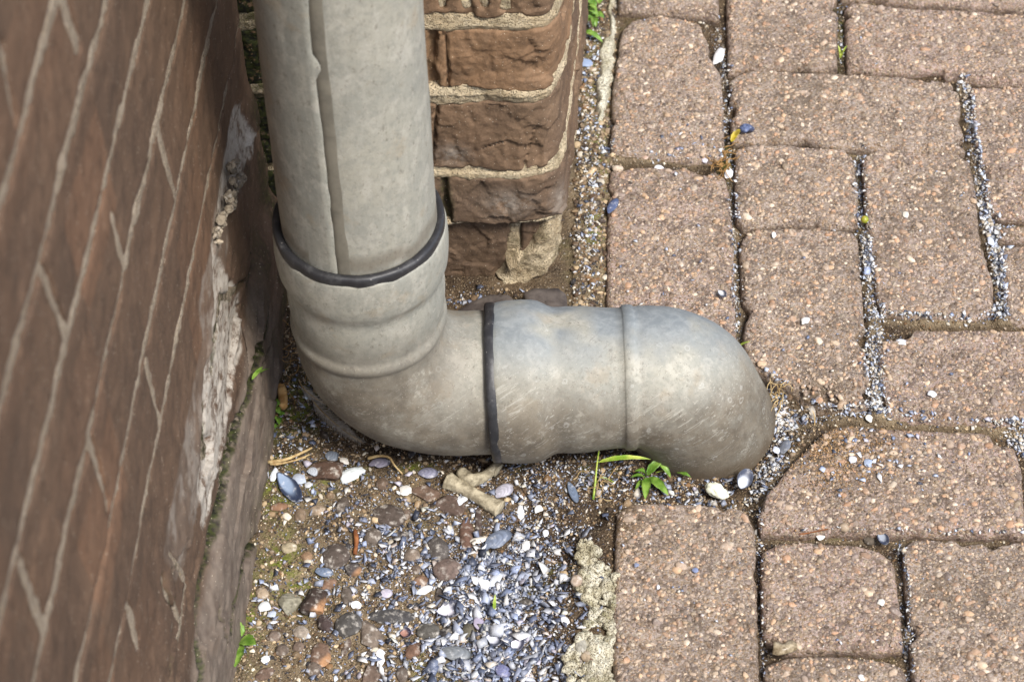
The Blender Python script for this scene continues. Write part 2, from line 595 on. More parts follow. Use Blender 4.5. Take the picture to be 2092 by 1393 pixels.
def m_zinc():
    s = NT('weathered_zinc')
    p = s.pos
    a = s.noise(11, 4, .55)
    b = s.noise(120, 6, .75, dist=.4)
    streak = s.noise(1, 5, .6, vec=s.mapping((150, 150, 22)))
    scr = s.noise(1, 4, .7, vec=s.grainvec((1, .35, .55), 14, 560))
    scr2 = s.noise(1, 4, .7, vec=s.grainvec((.6, 1, -.2), 16, 480))
    col = s.mix(s.mr(a, .34, .66), srgb(142, 142, 133), srgb(157, 154, 141))
    col = s.mix(s.mr(b, .44, .62, 0, .5), col, srgb(130, 131, 123))
    col = s.mix(s.mr(s.noise(62, 6, .7, vec=s.mapping((1, 1, .75), (.2, .1, .6))), .50, .62, 0, .5), col, srgb(176, 172, 160))
    col = s.mix(s.mr(streak, .48, .68, 0, .35), col, srgb(172, 169, 158))
    col = s.mix(s.mr(s.noise(260, 5, .8, vec=s.mapping((1, 1, .7))), .50, .68, 0, .5), col, srgb(122, 120, 110))
    col = s.mix(s.mr(s.noise(26, 4, .6, vec=s.mapping((1, 1, 1), (.3, 1.1, .2))), .56, .66, 0, .30), col, srgb(150, 132, 104))
    low = s.attr('low')
    dirt = s.mix(s.mr(s.noise(60, 6, .75), .35, .65), srgb(88, 80, 69), srgb(112, 103, 89))
    col = s.mix(s.math('MULTIPLY', low, s.mr(s.noise(17, 6, .7), .28, .56, .35, .95)), col, dirt)
    col = s.mix(s.math('MULTIPLY', low, s.math('MULTIPLY', s.mr(scr, .54, .64, 0, .5), s.mr(s.noise(20, 3), .52, .66))), col, srgb(150, 142, 125))
    col = s.mix(s.math('MULTIPLY', low, s.mr(s.noise(42, 7, .8, vec=s.mapping((1, 1, 1), (1.3, .1, .2))), .56, .64, 0, .5)), col, srgb(164, 160, 148))
    col = s.mix(s.math('MULTIPLY', s.attr('spots'), s.math('MULTIPLY', s.mr(scr2, .56, .63, 0, .45), s.mr(s.noise(14, 3), .45, .6))), col, srgb(112, 104, 92))
    col = s.mix(s.math('MULTIPLY', s.attr('spots'), s.math('MULTIPLY', s.mr(scr, .57, .63, 0, .5), s.mr(s.noise(18, 3), .42, .55))), col, srgb(178, 176, 166))
    col = s.mix(s.mr(s.noise(210, 5, .8, vec=s.mapping((1, 1, .6))), .57, .68, 0, .6), col, srgb(92, 84, 73))
    d, c = s.vor(95, s.mix(.006, p, s.noise(130, 3, col=True), 'ADD'))
    rr = s.sep(c)
    ring = s.math('MULTIPLY', s.math('MULTIPLY', s.mr(d, .12, .20), s.mr(d, .20, .28, 1, 0)), s.mr(rr[0], .74, .76, 0, .28))
    col = s.mix(s.math('MULTIPLY', ring, s.attr('spots')), col, srgb(196, 196, 190))
    d2, c2 = s.vor(620)
    r2 = s.sep(c2)
    col = s.mix(s.math('MULTIPLY', s.mr(d2, .10, .19, .75, 0), s.mr(r2[0], .86, .88)), col, srgb(210, 204, 190))
    col = s.mix(s.math('MULTIPLY', s.mr(d2, .12, .22, .7, 0), s.mr(r2[1], .84, .86)), col, srgb(84, 74, 62))
    col = s.mix(s.attr('blue'), col, s.mix(s.mr(b, .4, .65), srgb(112, 120, 125), srgb(138, 144, 146)))  # sky reflection mixed into the base colour
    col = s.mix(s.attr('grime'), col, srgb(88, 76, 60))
    s.b.inputs['Metallic'].default_value = .08
    s.P(Base_Color=col, Roughness=s.mr(b, .3, .7, .62, .78), Specular_IOR_Level=.4,
        Normal=s.bump(s.math('ADD', s.noise(45, 4, .6), s.math('MULTIPLY', scr, .06)), .0014, .4, s.bump(s.noise(420, 5, .8), .0004, .6)))
    return s.m


def m_simple(name, col, rough=.6, spec=.4, col2=None, scale=60, bd=.0005, sub=0.0):
    s = NT(name)
    n = s.noise(scale, 5, .65)
    c = s.mix(s.mr(n, .35, .65), col, col2 or col)
    s.P(Base_Color=c, Roughness=rough, Specular_IOR_Level=spec, Normal=s.bump(n, bd, .7))
    if sub:
        s.b.inputs['Subsurface Weight'].default_value = sub
        s.b.inputs['Subsurface Radius'].default_value = (.002, .003, .001)
    return s.m


def m_rubber():
    s = NT('rubber')
    n = s.noise(90, 5, .7)
    c = s.mix(s.mr(n, .45, .75, 0, .5), (.018, .018, .020), (.10, .10, .10))
    d, cc = s.vor(360)
    c = s.mix(s.math('MULTIPLY', s.mr(d, .10, .2, .6, 0), s.mr(s.sep(cc)[0], .78, .8)), c, (.35, .33, .3))
    s.P(Base_Color=c, Roughness=.48, Specular_IOR_Level=.5, Normal=s.bump(n, .0008, .5))
    return s.m


def m_leaf(name, a, b):
    s = NT(name)
    n = s.noise(110, 3, .5)
    c = s.mix(s.mr(n, .35, .65), a, b)
    s.P(Base_Color=c, Roughness=.45, Specular_IOR_Level=.4, Normal=s.bump(s.noise(300, 3), .0006, .6))
    s.b.inputs['Transmission Weight'].default_value = 0
    s.b.inputs['Subsurface Weight'].default_value = .25
    s.b.inputs['Subsurface Radius'].default_value = (.002, .004, .001)
    return s.m


PAVER, GRAIN = m_paver(), m_col('aggregate', .8, .3, False)
PEBBLE = m_col('pebble_stone', .92, .12, True, 260, .0012, .45)
SHELL, GROUND = m_shell(), m_ground()
BRICK_L = m_brick('brown_brick', srgb(79, 63, 51), srgb(93, 74, 59), srgb(107, 80, 61), .0005, 40)
BRICK_P = m_brick('hewn_brick', srgb(88, 72, 59), srgb(108, 89, 71), srgb(130, 102, 76), .0012, 220)
MORT_L = m_mortar('grey_mortar', srgb(142, 129, 113), srgb(168, 154, 136), srgb(20, 19, 14), srgb(58, 62, 26))
MORT_P = m_mortar('sandy_mortar', srgb(178, 160, 130), srgb(208, 192, 162), srgb(40, 36, 26), srgb(112, 106, 74))
HAUNCH = m_mortar('lichen_mortar', srgb(176, 168, 140), srgb(228, 223, 202))
ZINC, RUBBER = m_zinc(), m_rubber()
GREEN = m_leaf('weed_green', srgb(78, 112, 34), srgb(122, 152, 66))
GREEN2 = m_leaf('blade_green', srgb(120, 150, 48), srgb(170, 180, 84))
DRY = m_simple('dry_stalk', srgb(142, 116, 78), .75, .2, srgb(186, 164, 120), 200)
ROOT = m_simple('dry_root', srgb(126, 96, 58), .8, .2, srgb(164, 128, 80), 200)
BONE = m_simple('old_bone', srgb(120, 111, 92), .8, .2, srgb(176, 166, 142), 120, .0026)
FEATHER = m_simple('feather', srgb(140, 132, 122), .7, .2, srgb(176, 168, 156), 300)
RUST = m_simple('rusty_iron', srgb(108, 66, 40), .85, .2, srgb(142, 92, 56), 150, .0010)
DARKSLATE = m_simple('slate', srgb(58, 51, 47), .7, .3, srgb(88, 80, 74), 60, .0016)

# ------------------------------------------------------------------ paving stones, traced as outlines on the ground
PV = {
    'A0': [(1263, -70), (1468, -70), (1471, 38), (1440, 30), (1262, 20)],
    'T': [(1714, -90), (2230, -90), (2230, 24), (2092, 20), (1870, 6), (1716, -6)],
    'C': [(1483, -90), (1704, -90), (1713, 20), (1713, 138), (1640, 141), (1530, 136), (1486, 146), (1484, 60)],
    'D': [(1724, 12), (1738, 2), (1880, 14), (2230, 30), (2230, 178), (2092, 170), (1975, 162), (1900, 148), (1728, 140)],
    'A': [(1268, 60), (1290, 40), (1340, 30), (1395, 36), (1430, 46), (1447, 85), (1454, 118), (1474, 152), (1479, 210), (1481, 300), (1476, 328), (1400, 330), (1330, 318), (1246, 314), (1250, 180)],
    'E': [(1489, 162), (1510, 148), (1545, 140), (1712, 147), (1900, 157), (1948, 166), (1962, 190), (1966, 240), (1975, 308), (1900, 314), (1750, 300), (1640, 290), (1560, 292), (1494, 286), (1490, 220)],
    'F': [(1980, 176), (2100, 174), (2230, 180), (2230, 452), (2092, 446), (2040, 446), (2016, 428), (2000, 340), (1986, 262)],
    'K': [(2030, 458), (2230, 460), (2230, 494), (2036, 488)],
    'L': [(2040, 506), (2090, 498), (2230, 500), (2230, 668), (2092, 664), (2052, 655), (2046, 600)],
    'G': [(1499, 306), (1528, 293), (1600, 292), (1738, 304), (1748, 330), (1754, 380), (1755, 458), (1700, 461), (1640, 456), (1560, 458), (1520, 466), (1503, 452), (1500, 380)],
    'H': [(1760, 318), (1790, 304), (1900, 308), (1960, 312), (1984, 330), (1998, 400), (2003, 480), (2012, 510), (2030, 570), (2034, 640), (1990, 652), (1880, 648), (1800, 642), (1786, 600), (1772, 500), (1764, 400)],
    'B': [(1242, 342), (1330, 336), (1460, 342), (1484, 356), (1494, 400), (1500, 500), (1503, 600), (1507, 705), (1400, 712), (1236, 705), (1238, 500)],
    'I': [(1509, 490), (1525, 468), (1560, 461), (1650, 460), (1742, 466), (1756, 484), (1764, 600), (1772, 700), (1780, 790), (1778, 832), (1720, 838), (1672, 832), (1620, 796), (1570, 768), (1519, 730), (1514, 600)],
    'J': [(1790, 680), (1850, 670), (2000, 668), (2230, 672), (2230, 872), (2092, 866), (1960, 866), (1860, 860), (1810, 846), (1796, 770)],
    'M': [(1546, 1048), (1562, 1010), (1610, 950), (1680, 880), (1715, 868), (1860, 872), (2000, 880), (2046, 888), (2076, 910), (2090, 960), (2094, 1040), (2098, 1096), (2000, 1092), (1850, 1090), (1700, 1086), (1620, 1090), (1551, 1086)],
    'R': [(2112, 890), (2330, 895), (2340, 1098), (2118, 1098), (2104, 980)],
    'N': [(1258, 1040), (1290, 1022), (1380, 1024), (1500, 1030), (1530, 1042), (1544, 1080), (1547, 1180), (1550, 1300), (1556, 1500), (1254, 1500), (1250, 1250)],
    'O': [(1553, 1125), (1590, 1106), (1650, 1102), (1720, 1110), (1760, 1112), (1800, 1124), (1829, 1150), (1838, 1220), (1848, 1326), (1790, 1330), (1720, 1326), (1620, 1332), (1568, 1322), (1555, 1290)],
    'P': [(1842, 1118), (1866, 1098), (1960, 1098), (2230, 1104), (2230, 1500), (1874, 1500), (1862, 1380), (1850, 1220)],
    'Q': [(1559, 1356), (1600, 1338), (1700, 1336), (1800, 1342), (1848, 1358), (1860, 1400), (1866, 1500), (1562, 1500)],
}
PLAB = {
    'A0': 'paving stone with a bright orange lower edge beside the bushy weed',
    'T': 'thin slice of paving stone along the top edge, above the long horizontal one',
    'C': 'short upright paving stone above the whole horizontal one with the snail shell',
    'D': 'long horizontal paving stone with a grass tuft at one end',
    'A': 'upright paving stone with a knocked off upper right corner and a white flake beside it',
    'E': 'whole horizontal paving stone with a snail shell on its corner',
    'F': 'large upright paving stone cut by the right edge with an orange chipped bottom corner',
    'K': 'narrow pinkish sliver of paving stone wedged below the orange chipped corner',
    'L': 'paving stone at the right edge beside the widest shell filled joint',
    'G': 'nearly square half paving stone with the green berry at its corner',
    'H': 'whole upright paving stone between two shell filled joints, right of the green berry',
    'B': 'upright paving stone disappearing behind the drainpipe outlet, crescent shell on it',
    'I': 'upright paving stone touching the end of the drainpipe, its lower corner crumbled to soil',
    'J': 'horizontal paving stone with a thick band of shell grit along its lower edge',
    'M': 'paving stone cut diagonally around the drainpipe outlet, orange sand strewn on it',
    'R': 'paving stone beyond the diagonally cut one, only its edge near the frame',
    'N': 'upright paving stone with lichen mortar along its left side, under the leafy weed',
    'O': 'square half paving stone with a rough broken top edge below the diagonally cut stone',
    'P': 'large paving stone in the bottom right corner of the paving',
    'Q': 'paving stone at the bottom under the square half one, clear stub at its corner',
}
PW = {k: at_many(v, 0.0)[:, :2] for k, v in PV.items()}


def shapely_round(poly, step, sig):
    poly = np.asarray(poly)
    nx = np.roll(poly, -1, 0)
    pts = []
    for a, b in zip(poly, nx):
        n = max(1, int(np.hypot(*(b - a)) / step))
        for i in range(n):
            pts.append(a + (b - a) * i / n)
    P = np.array(pts)
    k = np.arange(-3 * int(sig + 1), 3 * int(sig + 1) + 1)
    g = np.exp(-k * k / (2 * sig * sig))
    g /= g.sum()
    out = sum(wt * np.roll(P, -i, 0) for i, wt in zip(k, g))
    return out


STONE_COLS = np.array([srgb(*c) for c in [(176, 150, 118), (150, 120, 92), (196, 176, 148), (128, 116, 104), (184, 150, 112), (206, 192, 170), (96, 90, 88), (138, 108, 84), (164, 146, 124), (170, 128, 92), (120, 108, 84), (150, 134, 116)]])


def paver(key, seed):
    r = np.random.default_rng(seed)
    poly = PW[key]
    ar = .5 * np.sum(poly[:, 0] * np.roll(poly[:, 1], -1) - poly[:, 1] * np.roll(poly[:, 0], -1))
    if ar < 0:
        poly = poly[::-1]
    O = shapely_round(poly, .0016, 1.7)
    tz = r.uniform(-.0012, .0012)
    tg = np.roll(O, -2, 0) - np.roll(O, 2, 0)
    tg /= np.linalg.norm(tg, axis=1)[:, None] + 1e-9
    inn = np.stack([-tg[:, 1], tg[:, 0]], 1)
    for _ in range(6):
        inn = (np.roll(inn, 1, 0) + inn + np.roll(inn, -1, 0)) / 3
    inn /= np.linalg.norm(inn, axis=1)[:, None]
    chip = .0008 * fbm(O, 55, 3, seed) + .0006 * vn(O, 260, seed + 5)
    nick = np.clip(fbm(O, 34, 3, seed + 9) - .55, 0, 1) * .012
    O = O + inn * (np.abs(chip) + nick - .0001)[:, None]
    cen = O.mean(0)
    cov = np.cov((O - cen).T)
    wv, ev = np.linalg.eigh(cov)
    ax = ev[:, 1]
    L = max(0, math.sqrt(wv[1] * 3) - math.sqrt(wv[0] * 3)) * .9
    t = np.clip((O - cen) @ ax, -L, L)
    tgt = cen + t[:, None] * ax
    bw = 1.0 + .45 * fbm(O, 30, 2, seed + 3)
    rings = []
    for d, z in ((0, -.045), (0, -.012), (.0001, -.0060), (.0007, -.0040), (.0017, -.0022), (.0031, -.0010), (.0050, -.0003), (.0072, 0.0)):
        rings.append((O + inn * (d * bw)[:, None], np.full(len(O), z)))
    Oi = rings[-1][0]
    nr = 30
    for k in range(1, nr + 1):
        f = k / nr
        rings.append((Oi * (1 - f) + tgt * f, np.zeros(len(O))))
    n = len(O)
    V = np.concatenate([np.column_stack([a, b]) for a, b in rings])
    m_ = len(rings)
    amp = np.repeat(np.concatenate([[0, .15], np.linspace(.4, 1, 6), np.ones(nr)]), n)
    V[:, 2] += tz + amp * (.0007 * fbm(V[:, :2], 26, 3, seed + 1) + .0005 * fbm(V[:, :2], 240, 3, 11))
    V[:, :2] += (amp * 0.0 + np.where(np.repeat(np.arange(m_), n) < 8, .0004, 0))[:, None] * np.stack([vn(V, 420, 31), vn(V, 420, 33)], 1)
    i = np.arange(m_ - 1)[:, None] * n + np.arange(n)[None]
    j = np.arange(m_ - 1)[:, None] * n + (np.arange(n)[None] + 1) % n
    Fq = np.stack([i.ravel(), j.ravel(), (j + n).ravel(), (i + n).ravel()], 1)
    ringidx = np.repeat(np.arange(m_), n)
    edge = np.interp(ringidx, [0, 2, 5, 8, 11], [0.3, .7, .8, .25, 0])
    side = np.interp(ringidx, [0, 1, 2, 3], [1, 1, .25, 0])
    soil = np.zeros(len(V))
    if key == 'M':
        c = at(1715, 915)[:2]
        soil = np.exp(-(((V[:, 0] - c[0]) / .045) ** 2 + ((V[:, 1] - c[1]) / .035) ** 2))
    if key == 'I':
        c = at(1650, 830)[:2]
        dd = ((V[:, 0] - c[0]) / .030) ** 2 + ((V[:, 1] - c[1]) / .022) ** 2
        soil = np.exp(-dd)
        V[:, 2] -= .010 * np.exp(-dd * 1.4) * (V[:, 2] > -.01)
    if key == 'N':
        c = at(1262, 1060)[:2]
        dd = ((V[:, 0] - c[0]) / .020) ** 2 + ((V[:, 1] - c[1]) / .03) ** 2
        soil = np.exp(-dd)
    tone = np.full(len(V), r.uniform(0, 1))
    # exposed aggregate, half sunk in the top
    area = abs(ar)
    cnt = int(area * 60000)
    lo, hi = poly.min(0), poly.max(0)
    C = r.uniform(lo, hi, (cnt * 2, 2))
    sd_ = sdf(C, O[::4])
    C = C[sd_ < -.0035][:cnt]
    cnt = len(C)
    s_ = np.clip(r.lognormal(math.log(.00118), .46, cnt), .0006, .0042)
    sc = np.stack([s_ * r.uniform(.9, 1.5, cnt), s_ * r.uniform(.7, 1.0, cnt), s_ * r.uniform(.45, .7, cnt)], 1)
    zt = tz + .0007 * fbm(C, 26, 3, seed + 1) + .0005 * fbm(C, 240, 3, 11)
    ctr = np.column_stack([C, zt - sc[:, 2] * .42])
    cols = (STONE_COLS[r.integers(0, len(STONE_COLS), cnt)] * .66 + .34 * np.array(srgb(182, 158, 140))) * r.uniform(.7, 1.15, (cnt, 1))
    gv, gf, gc = blobs(ctr, sc, cols, .22, 1, .10, r)
    nV = len(V)
    o = mk('paving_stone', np.concatenate([V, gv]), [Fq, gf + nV], [PAVER, GRAIN],
           attrs={'edge': np.concatenate([edge, np.zeros(len(gv))]), 'side': np.concatenate([side, np.zeros(len(gv))]),
                  'soil': np.concatenate([soil, np.zeros(len(gv))]), 'tone': np.concatenate([tone, np.zeros(len(gv))]),
                  'Col': np.concatenate([np.zeros((nV, 3)), gc])},
           matidx=np.concatenate([np.zeros(len(Fq)), np.ones(len(gf))]), origin=(cen[0], cen[1], -.045))
    tag(o, PLAB[key], 'paving stone', 'concrete paving stones beside the wall')
    return o


for i_, k_ in enumerate(PV):
    paver(k_, 100 + i_)

# ------------------------------------------------------------------ ground height
BED = at_many([(380, 1600), (380, 1300), (520, 900), (545, 560), (900, 560), (1120, 625), (1240, 680), (1420, 700), (1560, 770), (1640, 830), (1660, 870), (1560, 990), (1545, 1050), (1280, 1035), (1235, 1060), (1180, 1090), (1172, 1200), (1150, 1330), (1150, 1600)], -.012)[:, :2]
STRIP = at_many([(1165, 640), (1180, 300), (1185, -200), (1262, -200), (1240, 320), (1238, 700)], 0)[:, :2]


JB = [(at_many(q, -.006)[:, :2], w_) for q, w_ in (([(1968, 180), (1990, 300), (2006, 430), (2024, 500), (2042, 570), (2048, 665)], .009), ([(1785, 657), (2092, 664)], .007), ([(1700, 856), (1790, 852), (1860, 864), (2092, 874)], .008), ([(1770, 480), (1780, 650), (1788, 760), (1792, 850)], .008), ([(1238, 326), (1480, 336)], .008))]


def gh(P):
    P = np.asarray(P, float)[:, :2]
    b = sstep(.006, -.012, sdf(P, BED))
    s_ = sstep(.004, -.006, sdf(P, STRIP))
    z = -.0100 - .0090 * b + .004 * s_ * (1 - b)
    z = z + .0022 * fbm(P, 22, 3, 3) * (.5 + b) + .0009 * fbm(P, 130, 3, 8) + .0004 * vn(P, 520, 6)
    for q_, w_ in JB:
        z = z + .0055 * sstep(w_, w_ * .35, segdist(P, q_))
    for (px, py, rx, ry, dz) in ((1215, 1062, .012, .010, -.008), (1640, 855, .016, .012, -.007), (1580, 960, .012, .014, .004), (1150, 975, .06, .016, .004), (600, 850, .02, .04, .003),
                                 (1000, 1320, .06, .05, .003), (930, 960, .03, .012, -.003), (970, 625, .04, .012, .006), (700, 960, .03, .02, -.004)):
        c = at(px, py, -.015)
        z = z + dz * np.exp(-(((P[:, 0] - c[0]) / rx) ** 2 + ((P[:, 1] - c[1]) / ry) ** 2))
    return z


def axis(a, b, step, far, grow=1.25):
    core = np.arange(a, b, step)
    lo, hi, s_ = [], [], step
    x = 0
    while x < far:
        s_ *= grow
        x += s_
        lo.append(a - x)
        hi.append(core[-1] + x)
    return np.concatenate([lo[::-1], core, hi])


gx, gy = axis(-.30, .56, .0019, 25), axis(.90, 1.80, .0019, 25)
XX, YY = np.meshgrid(gx, gy, indexing='ij')
GP = np.column_stack([XX.ravel(), YY.ravel()])
gz = gh(GP)
bedm = sstep(.004, -.008, sdf(GP, BED))


def pxblob(P, lst, z=-.015):
    m_ = np.zeros(len(P))
    for px, py, rx, ry in lst:
        c = at(px, py, z)
        m_ = np.maximum(m_, np.exp(-(((P[:, 0] - c[0]) / (rx / 2600)) ** 2 + ((P[:, 1] - c[1]) / (ry / 2000)) ** 2)))
    return m_


bandm = 0.0
for pl_, wd_, am_ in (([(1490, 330), (1500, 480), (1508, 700)], .007, .6), ([(1550, 1095), (1850, 1098), (2092, 1100)], .008, .6), ([(1850, 1110), (1862, 1393)], .007, .6), ([(1595, 790), (1640, 860), (1560, 1010)], .016, .45), ([(1965, 165), (1988, 300), (2004, 430), (2022, 500), (2040, 570), (2046, 665)], .010, .8), ([(1785, 655), (2092, 664)], .009, .8), ([(1640, 850), (1790, 852), (1860, 862), (2092, 876)], .012, .8), ([(1755, 315), (1768, 560), (1786, 650), (1790, 850)], .010, .7), ([(1238, 325), (1480, 335)], .010, .7)):
    bandm = np.maximum(bandm, am_ * sstep(wd_, wd_ * .4, segdist(GP, at_many(pl_, -.008)[:, :2])))
sandm = np.maximum(bandm, pxblob(GP, [(640, 1020, 90, 50), (600, 1150, 110, 90), (560, 1330, 120, 120), (800, 1350, 160, 80), (880, 1090, 70, 40), (720, 1180, 120, 80), (1212, 150, 60, 300), (1212, 400, 60, 200), (1210, 580, 60, 100), (700, 1330, 120, 120), (820, 1040, 150, 60), (900, 1230, 120, 80)]) * .95)
mossm = pxblob(GP, [(575, 1140, 45, 60), (650, 985, 30, 20), (560, 1000, 40, 60), (600, 830, 60, 60), (540, 580, 40, 80), (720, 955, 30, 14), (1225, 250, 25, 180), (1215, 480, 20, 60), (600, 1200, 60, 40), (510, 1250, 30, 80), (1700, 1100, 30, 10), (1480, 340, 15, 40), (1725, 100, 8, 60), (850, 950, 30, 12)])
mossm = np.maximum(mossm, .30 * sstep(0.45, .75, fbm(GP, 16, 3, 77)) * (bedm + .4))
g = mk('ground', np.column_stack([GP, gz]), grid_faces(len(gx), len(gy))[:, ::-1], GROUND, attrs={'sand': sandm, 'moss': mossm})
tag(g, 'soil, sand and old concrete between the wall and the paving', None, None, 'structure')

# paving going on beyond the picture, plain blocks
pb_v, pb_f = [], []


def pblock(x0, y0, x1, y1):
    b = .005
    o = len(pb_v)
    for z, i in ((-.05, 0), (-.006, 0), (-.0015, b * .4), (0, b)):
        pb_v.extend([(x0 + i, y0 + i, z), (x1 - i, y0 + i, z), (x1 - i, y1 - i, z), (x0 + i, y1 - i, z)])
    for k in range(3):
        for c in range(4):
            d = (c + 1) % 4
            pb_f.append((o + 4 * k + c, o + 4 * k + d, o + 4 * k + 4 + d, o + 4 * k + 4 + c))
    pb_f.append((o + 12, o + 13, o + 14, o + 15))


for ix in range(-1, 14):
    for iy in range(-8, 24):
        x, y = ix * .21 + .11 + (.105 if iy % 2 else 0), .3 + iy * .107
        if x > .455 or ((y > 1.86 or y + .1 < .85) and x > .085):
            pblock(x, y, x + .205, y + .102)
o = mk('pavement', pb_v, np.array(pb_f), PAVER, smooth=False, attrs={k: np.zeros(len(pb_v)) for k in ('edge', 'side', 'soil', 'tone')})
tag(o, None, None, None, 'structure')

# ------------------------------------------------------------------ left wall (plane through its foot line)
WA, WB = at(555, 693, -.02), at(453, 1393, -.02)
WD = (WA - WB) / np.linalg.norm(WA - WB)
WN = np.array([WD[1], -WD[0], 0.0])


def wuv(p):
    k = ray(*p)
    t = ((WA - CAM) @ WN) / (k @ WN)
    P = CAM + k * t
    return np.array([(P - WB) @ WD, P[2]])


def wall3(u, z, d):
    return WB[None] * np.array([1, 1, 0]) + u[:, None] * WD[None] + d[:, None] * WN[None] + z[:, None] * np.array([0, 0, 1.0])


LV = [(.667, .0040), (.594, .0040), (.520, .0038), (.445, .0035), (.367, .0030), (.295, .0020)]
wj = []   # (polyline in u,z ; halfwidth ; moss)
for z0, hw in LV:
    us = np.linspace(-2.2, .5, 60)
    zz = z0 - .05 * np.clip(us, -.5, .5) + .0010 * fbm(np.column_stack([us, us * 0 + z0 * 9]), 7, 2, 21)
    wj.append((np.column_stack([us, zz]), hw, 0))
for k in range(1, 16):
    z0 = .667 + .0765 * k
    wj.append((np.array([(-2.2, z0 + .025), (-.5, z0 + .025), (.5, z0 - .025)]), .0036, 0))


def pj(pts, hw, moss=0):
    wj.append((np.array([wuv(p) for p in pts]), hw, moss))


# traced head joints
for a_, b_ in (((3, 95), (30, 250)), ((132, 5), (160, 95)), ((85, 555), (135, 675)), ((185, 905), (220, 1030)), ((230, 440), (257, 545)), ((326, 268), (358, 395)), ((302, 745), (327, 860)), ((42, 1142), (90, 1280)), ((262, 1235), (282, 1310))):
    pj([a_, b_], .0040)
for k in range(-14, 3):       # courses above and behind the picture
    for j, (z0, z1) in enumerate([(.667 + .0765 * q, .667 + .0765 * (q + 1)) for q in range(0, 15)]):
        u = k * .225 + (.11 if j % 2 else 0)
        if z0 > .70 or u < -.5:
            wj.append((np.array([(u, z0 + .025), (u, z1 + .025)]), .0032, 0))
# low weathered courses: open, mossy cracks
pj([(522, 640), (505, 700), (485, 780), (470, 850), (452, 930), (440, 1010), (424, 1085), (405, 1170), (396, 1240), (385, 1393)], .0048, 1)
pj([(520, 1000), (506, 1080), (470, 1150), (450, 1240), (440, 1300)], .0030, 1)
pj([(540, 770), (530, 850), (524, 930)], .0018, .3)
pj([(446, 620), (436, 680), (425, 760)], .0020, .8)
pj([(412, 830), (410, 900), (418, 920)], .0022, .8)
pj([(345, 1130), (372, 1180), (380, 1240)], .0022, 0)
pj([(330, 1180), (345, 1260), (338, 1330), (330, 1400)], .0024, .3)
pj([(372, 1190), (366, 1260), (352, 1340), (345, 1400)], .0024, .2)
pj([(345, 1160), (352, 1230), (364, 1280)], .0016, .3)
pj([(500, 560), (470, 605), (445, 610)], .0020, .5)
pj([(505, 480), (510, 545), (498, 600)], .0018, .6)
pj([(530, 690), (500, 760)], .0014, .4)
pj([(420, 1250), (430, 1330)], .0020, .6)

wu = np.concatenate([np.linspace(-2.2, -.55, 60), np.arange(-.545, .36, .0022), np.linspace(.362, .45, 30)])
wz = np.concatenate([[-.12, -.09], np.arange(-.06, .30, .0016), np.arange(.30, .82, .0024), np.arange(.825, 1.9, .008)])
UU, ZZ = np.meshgrid(wu, wz, indexing='ij')
WP = np.column_stack([UU.ravel(), ZZ.ravel()])
wob = np.column_stack([.0008 * fbm(WP, 60, 3, 41), .0007 * fbm(WP, 60, 3, 43)])
wob = wob * (1 + 1.0 * sstep(.24, .18, WP[:, 1]))[:, None]
jd = np.full(len(WP), 1.0)
moss_shade_w = np.zeros(len(WP))
for pl, hw, ms in wj:
    lo, hi = pl.min(0) - .03, pl.max(0) + .03
    sel = np.where((WP[:, 0] > lo[0]) & (WP[:, 0] < hi[0]) & (WP[:, 1] > lo[1]) & (WP[:, 1] < hi[1]))[0]
    if not len(sel):
        continue
    Q = WP[sel] + wob[sel]
    d = segdist(Q, pl) - hw * (1 + .3 * vn(Q, 50, 5) + .35 * vn(Q, 11, 6))
    jd[sel] = np.minimum(jd[sel], d)
    if ms:
        moss_shade_w[sel] = np.maximum(moss_shade_w[sel], ms * np.clip(1.1 - d / .0022, 0, 1))
EFF = np.array([wuv(p) for p in [(478, 215), (492, 205), (508, 300), (500, 330), (484, 400), (462, 440), (440, 480), (436, 520), (486, 612), (492, 650), (482, 700), (458, 800), (440, 900), (424, 1000), (412, 1090), (402, 1085), (398, 1000), (405, 900), (410, 800), (425, 720), (436, 620), (430, 500), (452, 380), (465, 300)]])
es = sdf(WP + wob * 3, EFF)
lime = sstep(.0015, -.0015, es + .004 * fbm(WP * np.array([.5, 1]), 70, 4, 91))
SM = np.array([wuv(p) for p in [(478, 215), (462, 300), (440, 420), (425, 520), (405, 620), (416, 700), (400, 780), (375, 900), (352, 1010), (335, 1130), (360, 1190), (400, 1000), (440, 640), (470, 400)]])
lime = np.maximum(lime, .35 * sstep(.004, -.002, sdf(WP + wob * 3, SM)) * sstep(-.1, .5, fbm(WP, 60, 3, 9)))
low = sstep(.225, .19, WP[:, 1] + .004 * fbm(WP, 40, 3, 55))
moss_shade_w = np.maximum(moss_shade_w, .75 * low * sstep(.20, .42, WP[:, 0]) * sstep(-.3, .5, fbm(WP, 40, 3, 12)))  # corner behind the pipe: moss together with painted corner shade
moss_shade_w = np.maximum(moss_shade_w, .5 * sstep(.03, -.03, WP[:, 1]) * sstep(0, .6, fbm(WP, 30, 3, 14)))
base = .0015 * fbm(WP, 14, 3, 61) + .0005 * fbm(WP, 90, 3, 62)
ridge = np.abs(fbm(WP, 32, 3, 70))
ero = low * (facets(WP, .040, 1.9, .8, 801, .05, .0022) + .0005 * fbm(WP, 160, 3, 67))
step_ = .007 * low * sstep(.115, .085, WP[:, 1] + .006 * fbm(WP, 25, 2, 15)) + .0035 * low - .002 * sstep(.004, -.003, es)
dep = np.where(low > .5, .010, .0075)
hd = base + ero + step_
round_ = -.0012 * np.exp(-np.clip(jd, 0, 1) / .0020)
hd = hd + round_ - dep * sstep(.0006, -.0016, jd)
